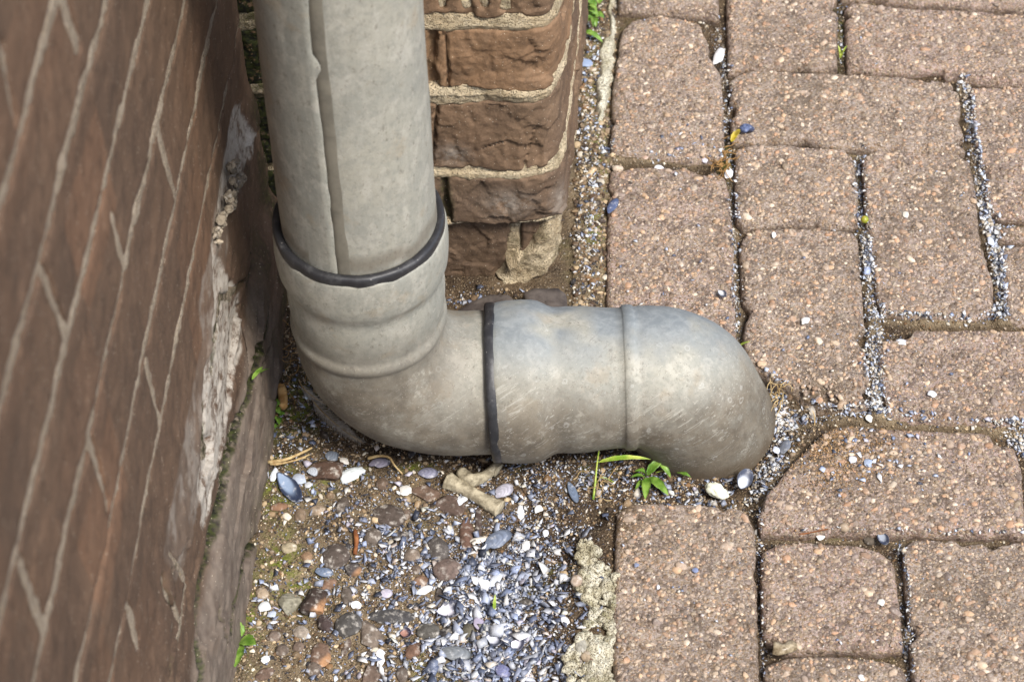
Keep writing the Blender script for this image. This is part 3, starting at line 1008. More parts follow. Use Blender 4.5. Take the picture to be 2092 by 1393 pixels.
tone = np.clip(.35 + .7 * vn(np.column_stack([np.floor(WP[:, 0] / .1) + 7 * np.round((WP[:, 1] + .05 * WP[:, 0] - .68) / .0745)] * 2), .73, 9), 0, 1) * (1 - low) * .6
dust = np.maximum(.9 * sstep(.115, .10, WP[:, 1]) * sstep(.34, .24, WP[:, 0] + .02 * fbm(WP, 30, 2, 2)), .4 * sstep(.004, .0, sdf(WP + wob * 3, SM)))
W3 = wall3(WP[:, 0], WP[:, 1], hd)
wall = empty('brick_wall', wall3(np.array([0.0]), np.array([-.02]), np.array([0.0]))[0])
tag(wall, 'smooth brown brick wall with thin pale joints running along the left side', 'wall')
gf_ = grid_faces(len(wu), len(wz))
mk('brickwork', W3, gf_[:, ::-1], BRICK_L, wall, {'tone': tone, 'lime': lime, 'moss': moss_shade_w, 'dust': dust})
mw = np.clip(moss_shade_w * 1.3 + .8 * low * sstep(-.2, .4, fbm(WP, 30, 2, 16)) * (WP[:, 1] < .20), 0, 1)
mdp = -.0010 - .0055 * sstep(.16, .12, WP[:, 1]) + .0007 * fbm(WP, 150, 3, 88)
mdp = mdp - .006 * sstep(.001, .005, jd)
mk('mortar', wall3(WP[:, 0], WP[:, 1], mdp + step_ * .8), gf_[:, ::-1], MORT_L, wall, {'moss': mw})  # mw: moss together with the painted corner shade
# body of the wall behind its face
c8 = []
for uu in (-2.2, .45):
    for dd in (-.10, -.012):
        for z in (-.12, 1.89):
            c8.append(wall3(np.array([uu]), np.array([z]), np.array([dd]))[0])
mk('wall_core', np.array(c8), np.array([(0, 1, 3, 2), (4, 6, 7, 5), (0, 4, 5, 1), (2, 3, 7, 6), (0, 2, 6, 4), (1, 5, 7, 3)]), BRICK_L, wall, {'tone': np.zeros(8), 'lime': np.zeros(8), 'moss': np.zeros(8)}, smooth=False)
# lumps of old mortar clinging to the whitened course
lc, ls, lcol = [], [], []
for p, n_, spread in (((472, 345), 14, 14), ((478, 375), 16, 12), ((462, 415), 14, 10), ((446, 450), 10, 9), ((437, 480), 8, 7)):
    for _ in range(n_):
        q = wuv((p[0] + rng.normal(0, spread * .45), p[1] + rng.normal(0, spread)))
        lc.append(wall3(np.array([q[0]]), np.array([q[1]]), np.array([.003]))[0])
        s_ = rng.uniform(.0010, .0028)
        ls.append((s_ * 1.5, s_ * 1.7, s_ * .8))
        lcol.append(np.array(srgb(150, 138, 120)) * rng.uniform(.5, 1.25))
v, f, c = blobs(np.array(lc), np.array(ls), np.array(lcol), .8, 2, .02)
v = v + .0012 * np.stack([fbm(v, 300, 3, 1), fbm(v, 300, 3, 2), fbm(v, 300, 3, 3)], 1)
mk('mortar_lump', v, f, PEBBLE, wall, {'Col': c})

# ------------------------------------------------------------------ brick pier (hewn faces) : heightfield along a plan profile
PX = np.array([(-.235, 1.394), (-.12, 1.384), (.020, 1.372), (.034, 1.3745), (.0435, 1.386), (.050, 1.412), (.0575, 1.46), (.066, 1.53), (.078, 1.66), (.092, 1.85), (.11, 2.1), (.14, 2.5)])
Pp = shapely_round(PX, .002, 2.0)
# open polyline: resample without wrap
pts = []
for a, b in zip(PX[:-1], PX[1:]):
    n_ = max(1, int(np.hypot(*(b - a)) / .0017)) if a[1] < 1.6 else 12
    for i_ in range(n_):
        pts.append(a + (b - a) * i_ / n_)
pts = np.array(pts)
for _ in range(10):
    pts[1:-1] = (pts[:-2] + 2 * pts[1:-1] + pts[2:]) / 4
sarc = np.concatenate([[0], np.cumsum(np.hypot(*np.diff(pts, axis=0).T))])
tg = np.gradient(pts, axis=0)
tg /= np.linalg.norm(tg, axis=1)[:, None]
nrm = np.stack([tg[:, 1], -tg[:, 0]], 1)
s_of = lambda X: float(np.interp(X, pts[:np.argmax(pts[:, 1] > 1.376) if (pts[:, 1] > 1.376).any() else None, 0], sarc[:np.argmax(pts[:, 1] > 1.376)])) if False else 0
front = np.where((pts[:, 0] > -.23) & (pts[:, 0] < .036))[0]


def sX(X):
    return float(np.interp(X, pts[front, 0], sarc[front]))


def pxs(px, py, Y=1.375):
    d = ray(px, py)
    P = CAM + d * (Y / d[1])
    return np.array([sX(min(P[0], .032)) + max(0.0, P[0] - .032) * 1.9, P[2]])


pz = np.concatenate([[-.12, -.09], np.arange(-.065, .46, .0015), np.arange(.462, 1.3, .008)])
nS, nZ = len(pts), len(pz)
S2, Z2 = np.meshgrid(sarc, pz, indexing='ij')
PP = np.column_stack([S2.ravel(), Z2.ravel()])
sc_ = sX(.032)
jb = []  # (polyline, halfwidth, moss)


def bed(z0, hw, wave, seed, left=None):
    ss = np.linspace(0, 1.6, 120)
    jb.append((np.column_stack([ss, z0 + wave * fbm(np.column_stack([ss, ss * 0 + seed]), 12, 3, seed) - .0015 * np.exp(-((ss - sc_ + .03) / .03) ** 2)]), hw, 0, seed))


bed(.281, .0058, .0014, 1)
bed(.207, .0076, .0016, 2)
bed(.124, .0038, .0010, 3)
bed(.0635, .0016, .0012, 4)
bed(-.016, .0022, .0012, 5)
for k in range(1, 14):
    bed(.281 + .0765 * k, .0055, .0012, 10 + k)


def pv_(pts_, hw, moss=0, kind_=78):
    jb.append((np.array([pxs(*p) for p in pts_]), hw, moss, kind_))


pv_([(884, 60), (880, 120), (884, 185)], .0030, .2)
pv_([(909, 66), (914, 120), (913, 180)], .0007)
pv_([(893, 215), (886, 270), (884, 340)], .0010)
pv_([(906, 362), (910, 420), (912, 462)], .0030, .7)
pv_([(1048, 465), (1046, 500), (1042, 535)], .0035, .2, 77)
pv_([(1060, 470), (1058, 520)], .0012)
pv_([(1075, 595), (1078, 640)], .0035, 0)
pv_([(1098, 255), (1078, 300), (1070, 340)], .0004)
pv_([(1040, 280), (1010, 290), (985, 300)], .0003)
for k_, X_ in enumerate((-.14, -.06, .0)):   # ragged teeth of the topmost course seen
    pass
for px_ in (905, 948, 985, 1030):
    pv_([(px_, -6), (px_ + 2, 12)], .0030, 0, 77)
for k in range(0, 14):        # head joints on the side face and on hidden courses
    z0 = .281 + .0765 * k
    for q in range(10):
        u = (.02 if k % 2 else .12) + q * .225
        if z0 > .33 or u > sc_ + .12:
            jb.append((np.array([(u, z0), (u, z0 + .0765)]), .003, 0, 77))
Pw = PP + np.column_stack([.0015 * fbm(PP, 60, 4, 141), .0016 * fbm(PP, 70, 4, 143) + .0012 * fbm(PP, 16, 2, 144)])
jd = np.full(len(PP), 1.0)
crk = np.full(len(PP), 1.0)
moss_shade_p = np.zeros(len(PP))
for pl, hw, ms, sd__ in jb:
    lo, hi = pl.min(0) - .03, pl.max(0) + .03
    sel = np.where((PP[:, 0] > lo[0]) & (PP[:, 0] < hi[0]) & (PP[:, 1] > lo[1]) & (PP[:, 1] < hi[1]))[0]
    if not len(sel):
        continue
    Q = Pw[sel]
    d = segdist(Q, pl) - hw * (1 + .45 * fbm(Q, 26, 3, sd__ + 5))
    if sd__ == 78:
        crk[sel] = np.minimum(crk[sel], d)
    else:
        jd[sel] = np.minimum(jd[sel], d)
    if ms:
        moss_shade_p[sel] = np.maximum(moss_shade_p[sel], ms * np.clip(1 - d / .005, 0, 1))
# per course offsets: each course leans a little differently
crs = np.digitize(PP[:, 1], [-.016, .0635, .124, .207, .281, .3575])
off = np.array([-.006, -.0085, .0035, .001, .0025, .0015, .0])[np.clip(crs, 0, 6)]
ridge = 1 - np.abs(fbm(PP * np.array([1.0, .45]), 30, 4, 170))
facet = vn(PP, 38, 181) * .5 + np.round(vn(PP * np.array([1, .3]), 55, 182) * 2.5) / 2.5 * .5
hb = off + .0012 * fbm(PP, 9, 2, 160)
hd = hb + facets(PP, .024, 1.0, 1.3, 821, .09, .0011) + facets(PP, .0065, 1.0, 1.4, 831, .08, .0003) + .0005 * facet + .0006 * fbm(PP, 30, 4, 162) - .0012 * np.clip(ridge - .86, 0, 1) * 7 * .6 + .0004 * fbm(PP, 190, 3, 165)
# flaked corner: spalls near the arris
arr = np.exp(-((PP[:, 0] - sX(.026)) / .016) ** 2)
spall = np.round(fbm(PP * np.array([1, .7]), 42, 2, 190) * 2) / 2
hd = hd - .0040 * arr * np.clip(spall, 0, 1.0)
hd = hd - .0009 * np.exp(-np.clip(jd, 0, 1) / .0015) - .013 * sstep(.0006, -.0016, jd) - .0065 * sstep(.0006, -.0005, crk)
tone = np.array([.1, .15, .1, .25, .8, .5, .4])[np.clip(crs, 0, 6)] + .25 * fbm(PP, 10, 2, 201)
limep = np.zeros(len(PP))
for (px_, py_, rx, rz, a_) in ((925, 318, .012, .010, .5), (1040, 410, .018, .014, .5), (1130, 420, .010, .016, .45)):
    q = pxs(px_, py_)
    limep = np.maximum(limep, a_ * np.exp(-((PP[:, 0] - q[0]) / rx) ** 2 - ((PP[:, 1] - q[1]) / rz) ** 2))
XYb = np.repeat(pts, nZ, 0)
NNb = np.repeat(nrm, nZ, 0)
moss_shade_p = np.maximum(moss_shade_p, .5 * sstep(.0, -.03, PP[:, 1]) * sstep(0, .5, fbm(PP, 30, 2, 19)))
moss_shade_p = np.maximum(moss_shade_p, .85 * sstep(sX(-.055), sX(-.075), PP[:, 0]) * sstep(-.2, .3, fbm(PP, 30, 2, 20)))  # recess behind the pipe: moss plus shade painted into the colour
moss_shade_p = np.maximum(moss_shade_p, 1.4 * sstep(sX(-.13), sX(-.15), PP[:, 0]))  # far end of the recess painted dark to imitate shade
pier = empty('brick_pier', (-.05, 1.40, -.02))
tag(pier, 'rough hewn brown brick pier with sandy mortar behind the drainpipe', 'brick pier')
gf_ = grid_faces(nS, nZ)
mk('brickwork', np.column_stack([XYb + NNb * hd[:, None], PP[:, 1]]), gf_, BRICK_P, pier, {'tone': np.clip(tone, 0, 1), 'lime': limep, 'moss': moss_shade_p})
md = hb - .0016 + .0014 * fbm(PP, 45, 3, 210) + .0008 * fbm(PP, 260, 3, 211) - .0075 * sstep(.0008, .004, jd)
md = md + .0022 * np.exp(-((PP[:, 1] - .207) / .007) ** 2) + .002 * np.exp(-((PP[:, 1] - .281) / .007) ** 2)
md = md - .004 * sstep(.0, .6, fbm(PP, 30, 2, 220)) * (np.abs(PP[:, 1] - .0635) < .006)
# mortar smeared over the lowest course near the corner
BL = np.array([pxs(*p) for p in [(1004, 574), (1026, 548), (1052, 528), (1084, 506), (1100, 484), (1120, 462), (1168, 462), (1175, 500), (1165, 545), (1130, 560), (1095, 578), (1050, 588), (1020, 586)]])
bl = sdf(Pw, BL)
md = md + sstep(.002, -.004, bl) * (.0145 + .0012 * fbm(PP, 90, 3, 230))
moss_shade_m = np.clip(sstep(.3, .8, fbm(PP, 45, 3, 240)) * .4 + sstep(.0, -.02, np.abs(bl) - .006) * (PP[:, 1] < .03) * .8 + sstep(.055, .03, PP[:, 1]) * .15 + (PP[:, 0] < sX(-.075)) * 1.0 + (PP[:, 0] < sX(-.13)) * 1.0, 0, 1)  # last two terms paint recess shade onto the mortar
mk('mortar', np.column_stack([XYb + NNb * md[:, None], PP[:, 1]]), gf_, MORT_P, pier, {'moss': moss_shade_m})
# core closing the pier at the back
bk = pts[::40] - nrm[::40] * .02
bk = np.concatenate([bk, [(.05, 2.5), (-.30, 2.5), (-.30, 1.42)]])
nb = len(bk)
cv = np.concatenate([np.column_stack([bk, np.full(nb, -.12)]), np.column_stack([bk, np.full(nb, 1.29)])])
cf = [tuple((i, (i + 1) % nb, (i + 1) % nb + nb, i + nb)) for i in range(nb)] + [tuple(range(nb, 2 * nb))]
mk('pier_core', cv, [np.array([f_]) for f_ in cf], BRICK_P, pier, {'tone': np.zeros(2 * nb), 'lime': np.zeros(2 * nb), 'moss': np.zeros(2 * nb)}, smooth=False)

# ------------------------------------------------------------------ drainpipe
PC = at(768, 789, .05)
PC[2] = .05
RP = .0565
dp = empty('drainpipe', (PC[0], PC[1], -.01))
tag(dp, 'grey weathered zinc drainpipe with black rubber seals bending into the paving', 'drainpipe')


def sweep(path, radii, nseg=96, closed_start=False, closed_end=False, wobble=0.0, seed=0, tw=None):
    """tube through path points with given radii; frames by parallel transport. returns verts, faces, param arrays"""
    path = np.asarray(path, float)
    n = len(path)
    T = np.gradient(path, axis=0)
    T /= np.linalg.norm(T, axis=1)[:, None]
    up = np.array([0, -1.0, 0]) if abs(T[0][1]) < .9 else np.array([0, 0, 1.0])
    A = up - T[0] * (up @ T[0])
    A /= np.linalg.norm(A)
    V = []
    th = np.linspace(0, 2 * np.pi, nseg, endpoint=False)
    for i in range(n):
        if i:
            A = A - T[i] * (A @ T[i])
            A /= np.linalg.norm(A)
        B = np.cross(T[i], A)
        V.append(path[i] + radii[i] * (np.cos(th)[:, None] * A + np.sin(th)[:, None] * B))
    V = np.concatenate(V)
    if wobble:
        V = V + wobble * np.stack([fbm(V, 18, 3, seed), fbm(V, 18, 3, seed + 3), fbm(V, 18, 3, seed + 6)], 1)
    i = np.arange(n - 1)[:, None] * nseg + np.arange(nseg)[None]
    j = np.arange(n - 1)[:, None] * nseg + (np.arange(nseg)[None] + 1) % nseg
    Fq = np.stack([i.ravel(), j.ravel(), (j + nseg).ravel(), (i + nseg).ravel()], 1)
    return V, Fq


def zattrs(V, extra_low=None, spots=0.0, blue=0.0):
    lo = np.maximum(sstep(.19, .10, V[:, 2]) * sstep(.10, .03, V[:, 0] - PC[0]), sstep(.095, .03, V[:, 2] + .35 * (V[:, 1] - PC[1]) + .012 * fbm(V, 22, 3, 91)))
    # sky reflection painted in blue on the upper back side of the outlet
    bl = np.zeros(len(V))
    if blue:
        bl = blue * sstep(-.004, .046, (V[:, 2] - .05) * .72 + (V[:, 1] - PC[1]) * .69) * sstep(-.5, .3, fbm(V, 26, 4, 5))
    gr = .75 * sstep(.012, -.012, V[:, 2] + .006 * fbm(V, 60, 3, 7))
    return {'low': lo, 'spots': np.full(len(V), spots), 'blue': np.clip(bl, 0, 1), 'grime': np.clip(gr, 0, 1)}


LEAN = np.array([.010, .004])   # top of the pipe leans a touch


def vaxis(z):
    return np.array([PC[0], PC[1], z]) + np.array([LEAN[0], LEAN[1], 0]) * max(0.0, z - .118)


def dense(ctrl):
    """ctrl list of (s, r) -> smooth radii lookup"""
    s, r_ = zip(*ctrl)
    return lambda x: np.interp(x, s, r_)


# upright pipe (starts inside the socket)
zs = np.concatenate([np.linspace(.195, .60, 70), np.linspace(.61, 1.28, 20)])
V, Fq = sweep([vaxis(z) for z in zs], np.full(len(zs), RP - .0003), 128, wobble=.0006, seed=3)
up = mk('upright_pipe', V, Fq, ZINC, dp, zattrs(V))
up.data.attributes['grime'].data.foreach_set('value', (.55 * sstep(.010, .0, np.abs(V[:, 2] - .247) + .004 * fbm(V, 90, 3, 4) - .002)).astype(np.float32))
# solder seam: dark narrow step with a wavy left edge
nz = 240
zz = np.linspace(.215, 1.28, nz)
sv = []
for i_, z in enumerate(zz):
    a0 = math.radians(-90 - 10.5)   # direction of the seam as seen from above
    zz2 = np.array([[z, .3]])
    wl = .0007 * float(fbm(zz2, 26, 3, 61)) + (.0040 * math.exp(-((z - .436) / .0075) ** 4)) + .0012 * math.exp(-((z - .316) / .008) ** 2)
    wr = .0006 * float(vn(zz2, 60, 63))
    # outline: left (wavy) edge bevel, flat, right edge
    for off_, hgt in ((-.0052 + wl, -.0006), (-.0045 + wl, .0004), (-.0015, .0004), (.0038 + wr, .0004), (.0046 + wr, -.0003)):
        ang = a0 + off_ / RP
        c = vaxis(z)
        sv.append(c + np.array([math.cos(ang), math.sin(ang), 0]) * (RP + hgt))
SEAM = m_simple('seam_metal', srgb(96, 92, 82), .75, .25, srgb(112, 107, 95), 60, .0003)
seam = mk('seam', np.array(sv), grid_faces(nz, 5)[:, ::-1], SEAM, up)
# lap: the sheet left of the seam stands a hair proud
lv = []
for i_, z in enumerate(zz):
    wl = .0007 * float(fbm(np.array([[z, .3]]), 26, 3, 61)) + (.0040 * math.exp(-((z - .436) / .0075) ** 4)) + .0012 * math.exp(-((z - .316) / .008) ** 2)
    for off_, hgt in ((-.030, -.0006), (-.022, .0002), (-.010, .0008), (-.0052 + wl, .0011), (-.0048 + wl, .0004)):
        ang = math.radians(-90 - 10.5) + off_ / RP
        lv.append(vaxis(z) + np.array([math.cos(ang), math.sin(ang), 0]) * (RP + hgt))
lv = np.array(lv)
mk('lap', lv, grid_faces(nz, 5)[:, ::-1], ZINC, up, zattrs(lv))

# lower bend: socket, waist, bead, quarter turn, spigot
RB = .068
path, rad = [], []
rz_ = dense([(.130, .0562), (.133, .0572), (.1375, .0590), (.142, .0572), (.146, .0563), (.166, .0566), (.176, .0572), (.188, .0582), (.1935, .0600), (.200, .0622), (.210, .0630), (.222, .0632), (.234, .0630), (.243, .0622), (.2455, .0612), (.246, .0585), (.240, .0572)])
prof = [(.229, .0572), (.2325, .0582), (.2345, .0600), (.2335, .0622), (.231, .0630), (.225, .0636), (.215, .0637), (.206, .0634), (.198, .0627), (.193, .0612), (.189, .0597), (.186, .0588), (.182, .0584), (.176, .0586), (.168, .0588), (.158, .0584), (.149, .0576), (.1430, .0569), (.1400, .0569), (.1380, .0578), (.1355, .0589), (.132, .0590), (.1290, .0580), (.127, .0569), (.125, .0565)]
for z, r_ in prof:
    path.append(vaxis(z))
    rad.append(r_)
zc = .05 + RB
for z in np.linspace(.122, zc, 3)[:-1]:
    path.append(vaxis(z))
    rad.append(.0565)
hd_y = -.02   # the horizontal run swings very slightly towards the camera
for a in np.linspace(0, 90, 34):
    t = math.radians(a)
    path.append(np.array([PC[0] + RB * (1 - math.cos(t)), PC[1] - .001 * a / 90, zc - RB * math.sin(t)]))
    rad.append(.0565 + .0008 * math.sin(t * 2))
XR = at(1008, 787, .05)[0]


def hax(x):
    return np.array([x, PC[1] - .001 - .012 * (x - PC[0] - RB), .05 + .004 * (x - PC[0] - RB)])


for x in np.linspace(PC[0] + RB + .004, XR + .004, 12):
    path.append(hax(x))
    rad.append(.0562)
V, Fq = sweep(path, rad, 128, wobble=.0007, seed=13)
at_ = zattrs(V, spots=.3)
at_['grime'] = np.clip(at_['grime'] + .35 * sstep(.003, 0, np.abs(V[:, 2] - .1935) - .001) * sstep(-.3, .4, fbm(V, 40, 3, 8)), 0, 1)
lb = mk('lower_bend', V, Fq, ZINC, dp, at_)

# outlet bend
XB = PC[0]
x_of = lambda px: at(px, 785, .05)[0]
hp = [(1004, .0570), (1006, .0598), (1012, .0622), (1020, .0630), (1040, .0640), (1068, .0644), (1090, .0640), (1104, .0626), (1114, .0606), (1123, .0586), (1133, .0573), (1145, .0570), (1162, .0575), (1195, .0574), (1225, .0560), (1255, .0552), (1272, .0550), (1274, .0560), (1277, .0571), (1286, .0573), (1294, .0572), (1297, .0566), (1299, .0556)]
path, rad = [], []
for px_, r_ in hp:
    path.append(hax(x_of(px_)))
    rad.append(r_)
x1 = x_of(1302)
p0 = hax(x1)
R2 = .042
for a in np.linspace(2, 70, 36):
    t = math.radians(a)
    path.append(p0 + np.array([R2 * math.sin(t), .004 * (1 - math.cos(t)), -R2 * (1 - math.cos(t))]))
    rad.append(.0558 + .0014 * sstep(.05, .5, t) + .0004 * math.sin(2 * t))
e_ = path[-1]
dl_ = (path[-1] - path[-2]) / np.linalg.norm(path[-1] - path[-2])
for k in range(1, 7):
    path.append(e_ + dl_ * .009 * k)
    rad.append(.0574)
V, Fq = sweep(path, rad, 128, wobble=.0007, seed=23)
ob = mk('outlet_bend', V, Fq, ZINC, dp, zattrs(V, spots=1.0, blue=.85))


def torus(c, axis_, R, r1, r2, name, n=128, m_=20, seed=0):
    ax_ = np.asarray(axis_, float)
    ax_ /= np.linalg.norm(ax_)
    A = np.cross(ax_, [0, 0, 1.0] if abs(ax_[2]) < .9 else [1.0, 0, 0])
    A /= np.linalg.norm(A)
    B = np.cross(ax_, A)
    V = []
    for i in range(n):
        t = 2 * math.pi * i / n
        e = math.cos(t) * A + math.sin(t) * B
        for j in range(m_):
            p = 2 * math.pi * j / m_
            cx, cy = math.cos(p), math.sin(p)
            # squarish lip section
            k_ = 1 / (abs(cx) ** 3 + abs(cy) ** 3) ** (1 / 3)
            V.append(np.asarray(c) + e * (R + r1 * cx * k_) + ax_ * r2 * cy * k_)
    V = np.array(V)
    V = V + .0007 * np.stack([fbm(V, 30, 3, seed), fbm(V, 60, 3, seed + 1), fbm(V, 60, 3, seed + 2)], 1)
    i = np.arange(n)[:, None] * m_ + np.arange(m_)[None]
    i2 = ((np.arange(n) + 1) % n)[:, None] * m_ + np.arange(m_)[None]
    j = np.roll(i, -1, 1)
    j2 = np.roll(i2, -1, 1)
    return mk(name, V, np.stack([i.ravel(), i2.ravel(), j2.ravel(), j.ravel()], 1), RUBBER, dp)


rs = torus(vaxis(.2355), (.01, .0, 1), .0592, .0034, .0052, 'rubber_seal', seed=5)
rs['label'] = 'dusty black rubber seal around the upright pipe'
rs2 = torus(hax(XR) + np.array([.001, 0, 0]), (1, -.012, .03), .0592, .0036, .0046, 'rubber_seal', seed=9)
rs2['label'] = 'glossier black rubber seal around the horizontal run'
# second, thinner lip of the horizontal seal
V = None

# ------------------------------------------------------------------ lichen mortar along the paving edge
hz, hp_ = [], []
HA = at_many([(1180, 1090), (1215, 1098), (1238, 1150), (1262, 1130), (1262, 1200), (1258, 1300), (1262, 1420), (1268, 1520), (1150, 1520), (1172, 1430), (1152, 1385), (1146, 1330), (1166, 1290), (1196, 1268), (1204, 1240), (1180, 1220), (1172, 1180), (1190, 1150), (1172, 1120)], -.004)[:, :2]
x0, y0 = HA.min(0) - .01
x1_, y1_ = HA.max(0) + .01
ax1, ax2 = np.arange(x0, x1_, .0012), np.arange(y0, y1_, .0012)
A1, A2 = np.meshgrid(ax1, ax2, indexing='ij')
HP = np.column_stack([A1.ravel(), A2.ravel()])
hs = sdf(HP + .005 * np.column_stack([fbm(HP, 60, 4, 301), fbm(HP, 60, 4, 302)]), HA)
hs = np.maximum(hs, .004 * (fbm(HP, 55, 2, 309) - .75) * 3)
hgt = -.0275 + .020 * sstep(.001, -.004, hs) + np.where(hs < 0, 1, 0) * (.0050 * fbm(HP, 60, 4, 303) + .0026 * np.abs(fbm(HP, 170, 3, 304)))
fm = sstep(.1, .6, fbm(HP, 40, 3, 308)) * .7
inside = HP[(hs < -.003)]
pk = inside[rng.integers(0, len(inside), 420)]
ss_ = np.clip(rng.lognormal(math.log(.0019), .45, len(pk)), .0008, .0048)
lv_, lf_, _ = blobs(np.column_stack([pk, -.0065 + .35 * ss_]), ss_[:, None] * rng.uniform(.8, 1.3, (len(pk), 3)), np.zeros((len(pk), 3)), .8, 2, .03)
lv_ = lv_ + .0009 * np.stack([fbm(lv_, 330, 3, 1), fbm(lv_, 330, 3, 2), fbm(lv_, 330, 3, 3)], 1)
gf2 = grid_faces(len(ax1), len(ax2))[:, ::-1]
ml = mk('lichen_mortar', np.concatenate([np.column_stack([HP, hgt]), lv_]), [gf2, lf_ + len(HP)], HAUNCH, attrs={'moss': np.concatenate([fm, .5 * sstep(0, .5, fbm(lv_, 60, 2, 5))])})
tag(ml, 'crumbly pale mortar strip with yellow lichen left of the lowest upright paving stone', 'mortar strip')
HB = at_many([(1228, -160), (1262, -160), (1262, 70), (1250, 160), (1243, 240), (1228, 260), (1212, 200), (1215, 100), (1240, 60), (1236, -20)], 0)[:, :2]
x0, y0 = HB.min(0) - .01
x1_, y1_ = HB.max(0) + .01
ax1, ax2 = np.arange(x0, x1_, .0014), np.arange(y0, y1_, .0014)
A1, A2 = np.meshgrid(ax1, ax2, indexing='ij')
HP = np.column_stack([A1.ravel(), A2.ravel()])
hs = sdf(HP + .003 * np.column_stack([fbm(HP, 60, 3, 311), fbm(HP, 60, 3, 312)]), HB)
hgt = -.020 + .019 * sstep(.002, -.006, hs) + np.where(hs < 0, 1, 0) * (.0028 * fbm(HP, 70, 4, 313) + .0012 * np.abs(fbm(HP, 200, 3, 314)))
ml2 = mk('lichen_mortar', np.column_stack([HP, hgt]), grid_faces(len(ax1), len(ax2))[:, ::-1], HAUNCH, attrs={'moss': sstep(.1, .7, fbm(HP, 50, 3, 318)) * .5})
tag(ml2, 'bright cream mortar lump between the brick pier and the topmost paving stones', 'mortar strip')

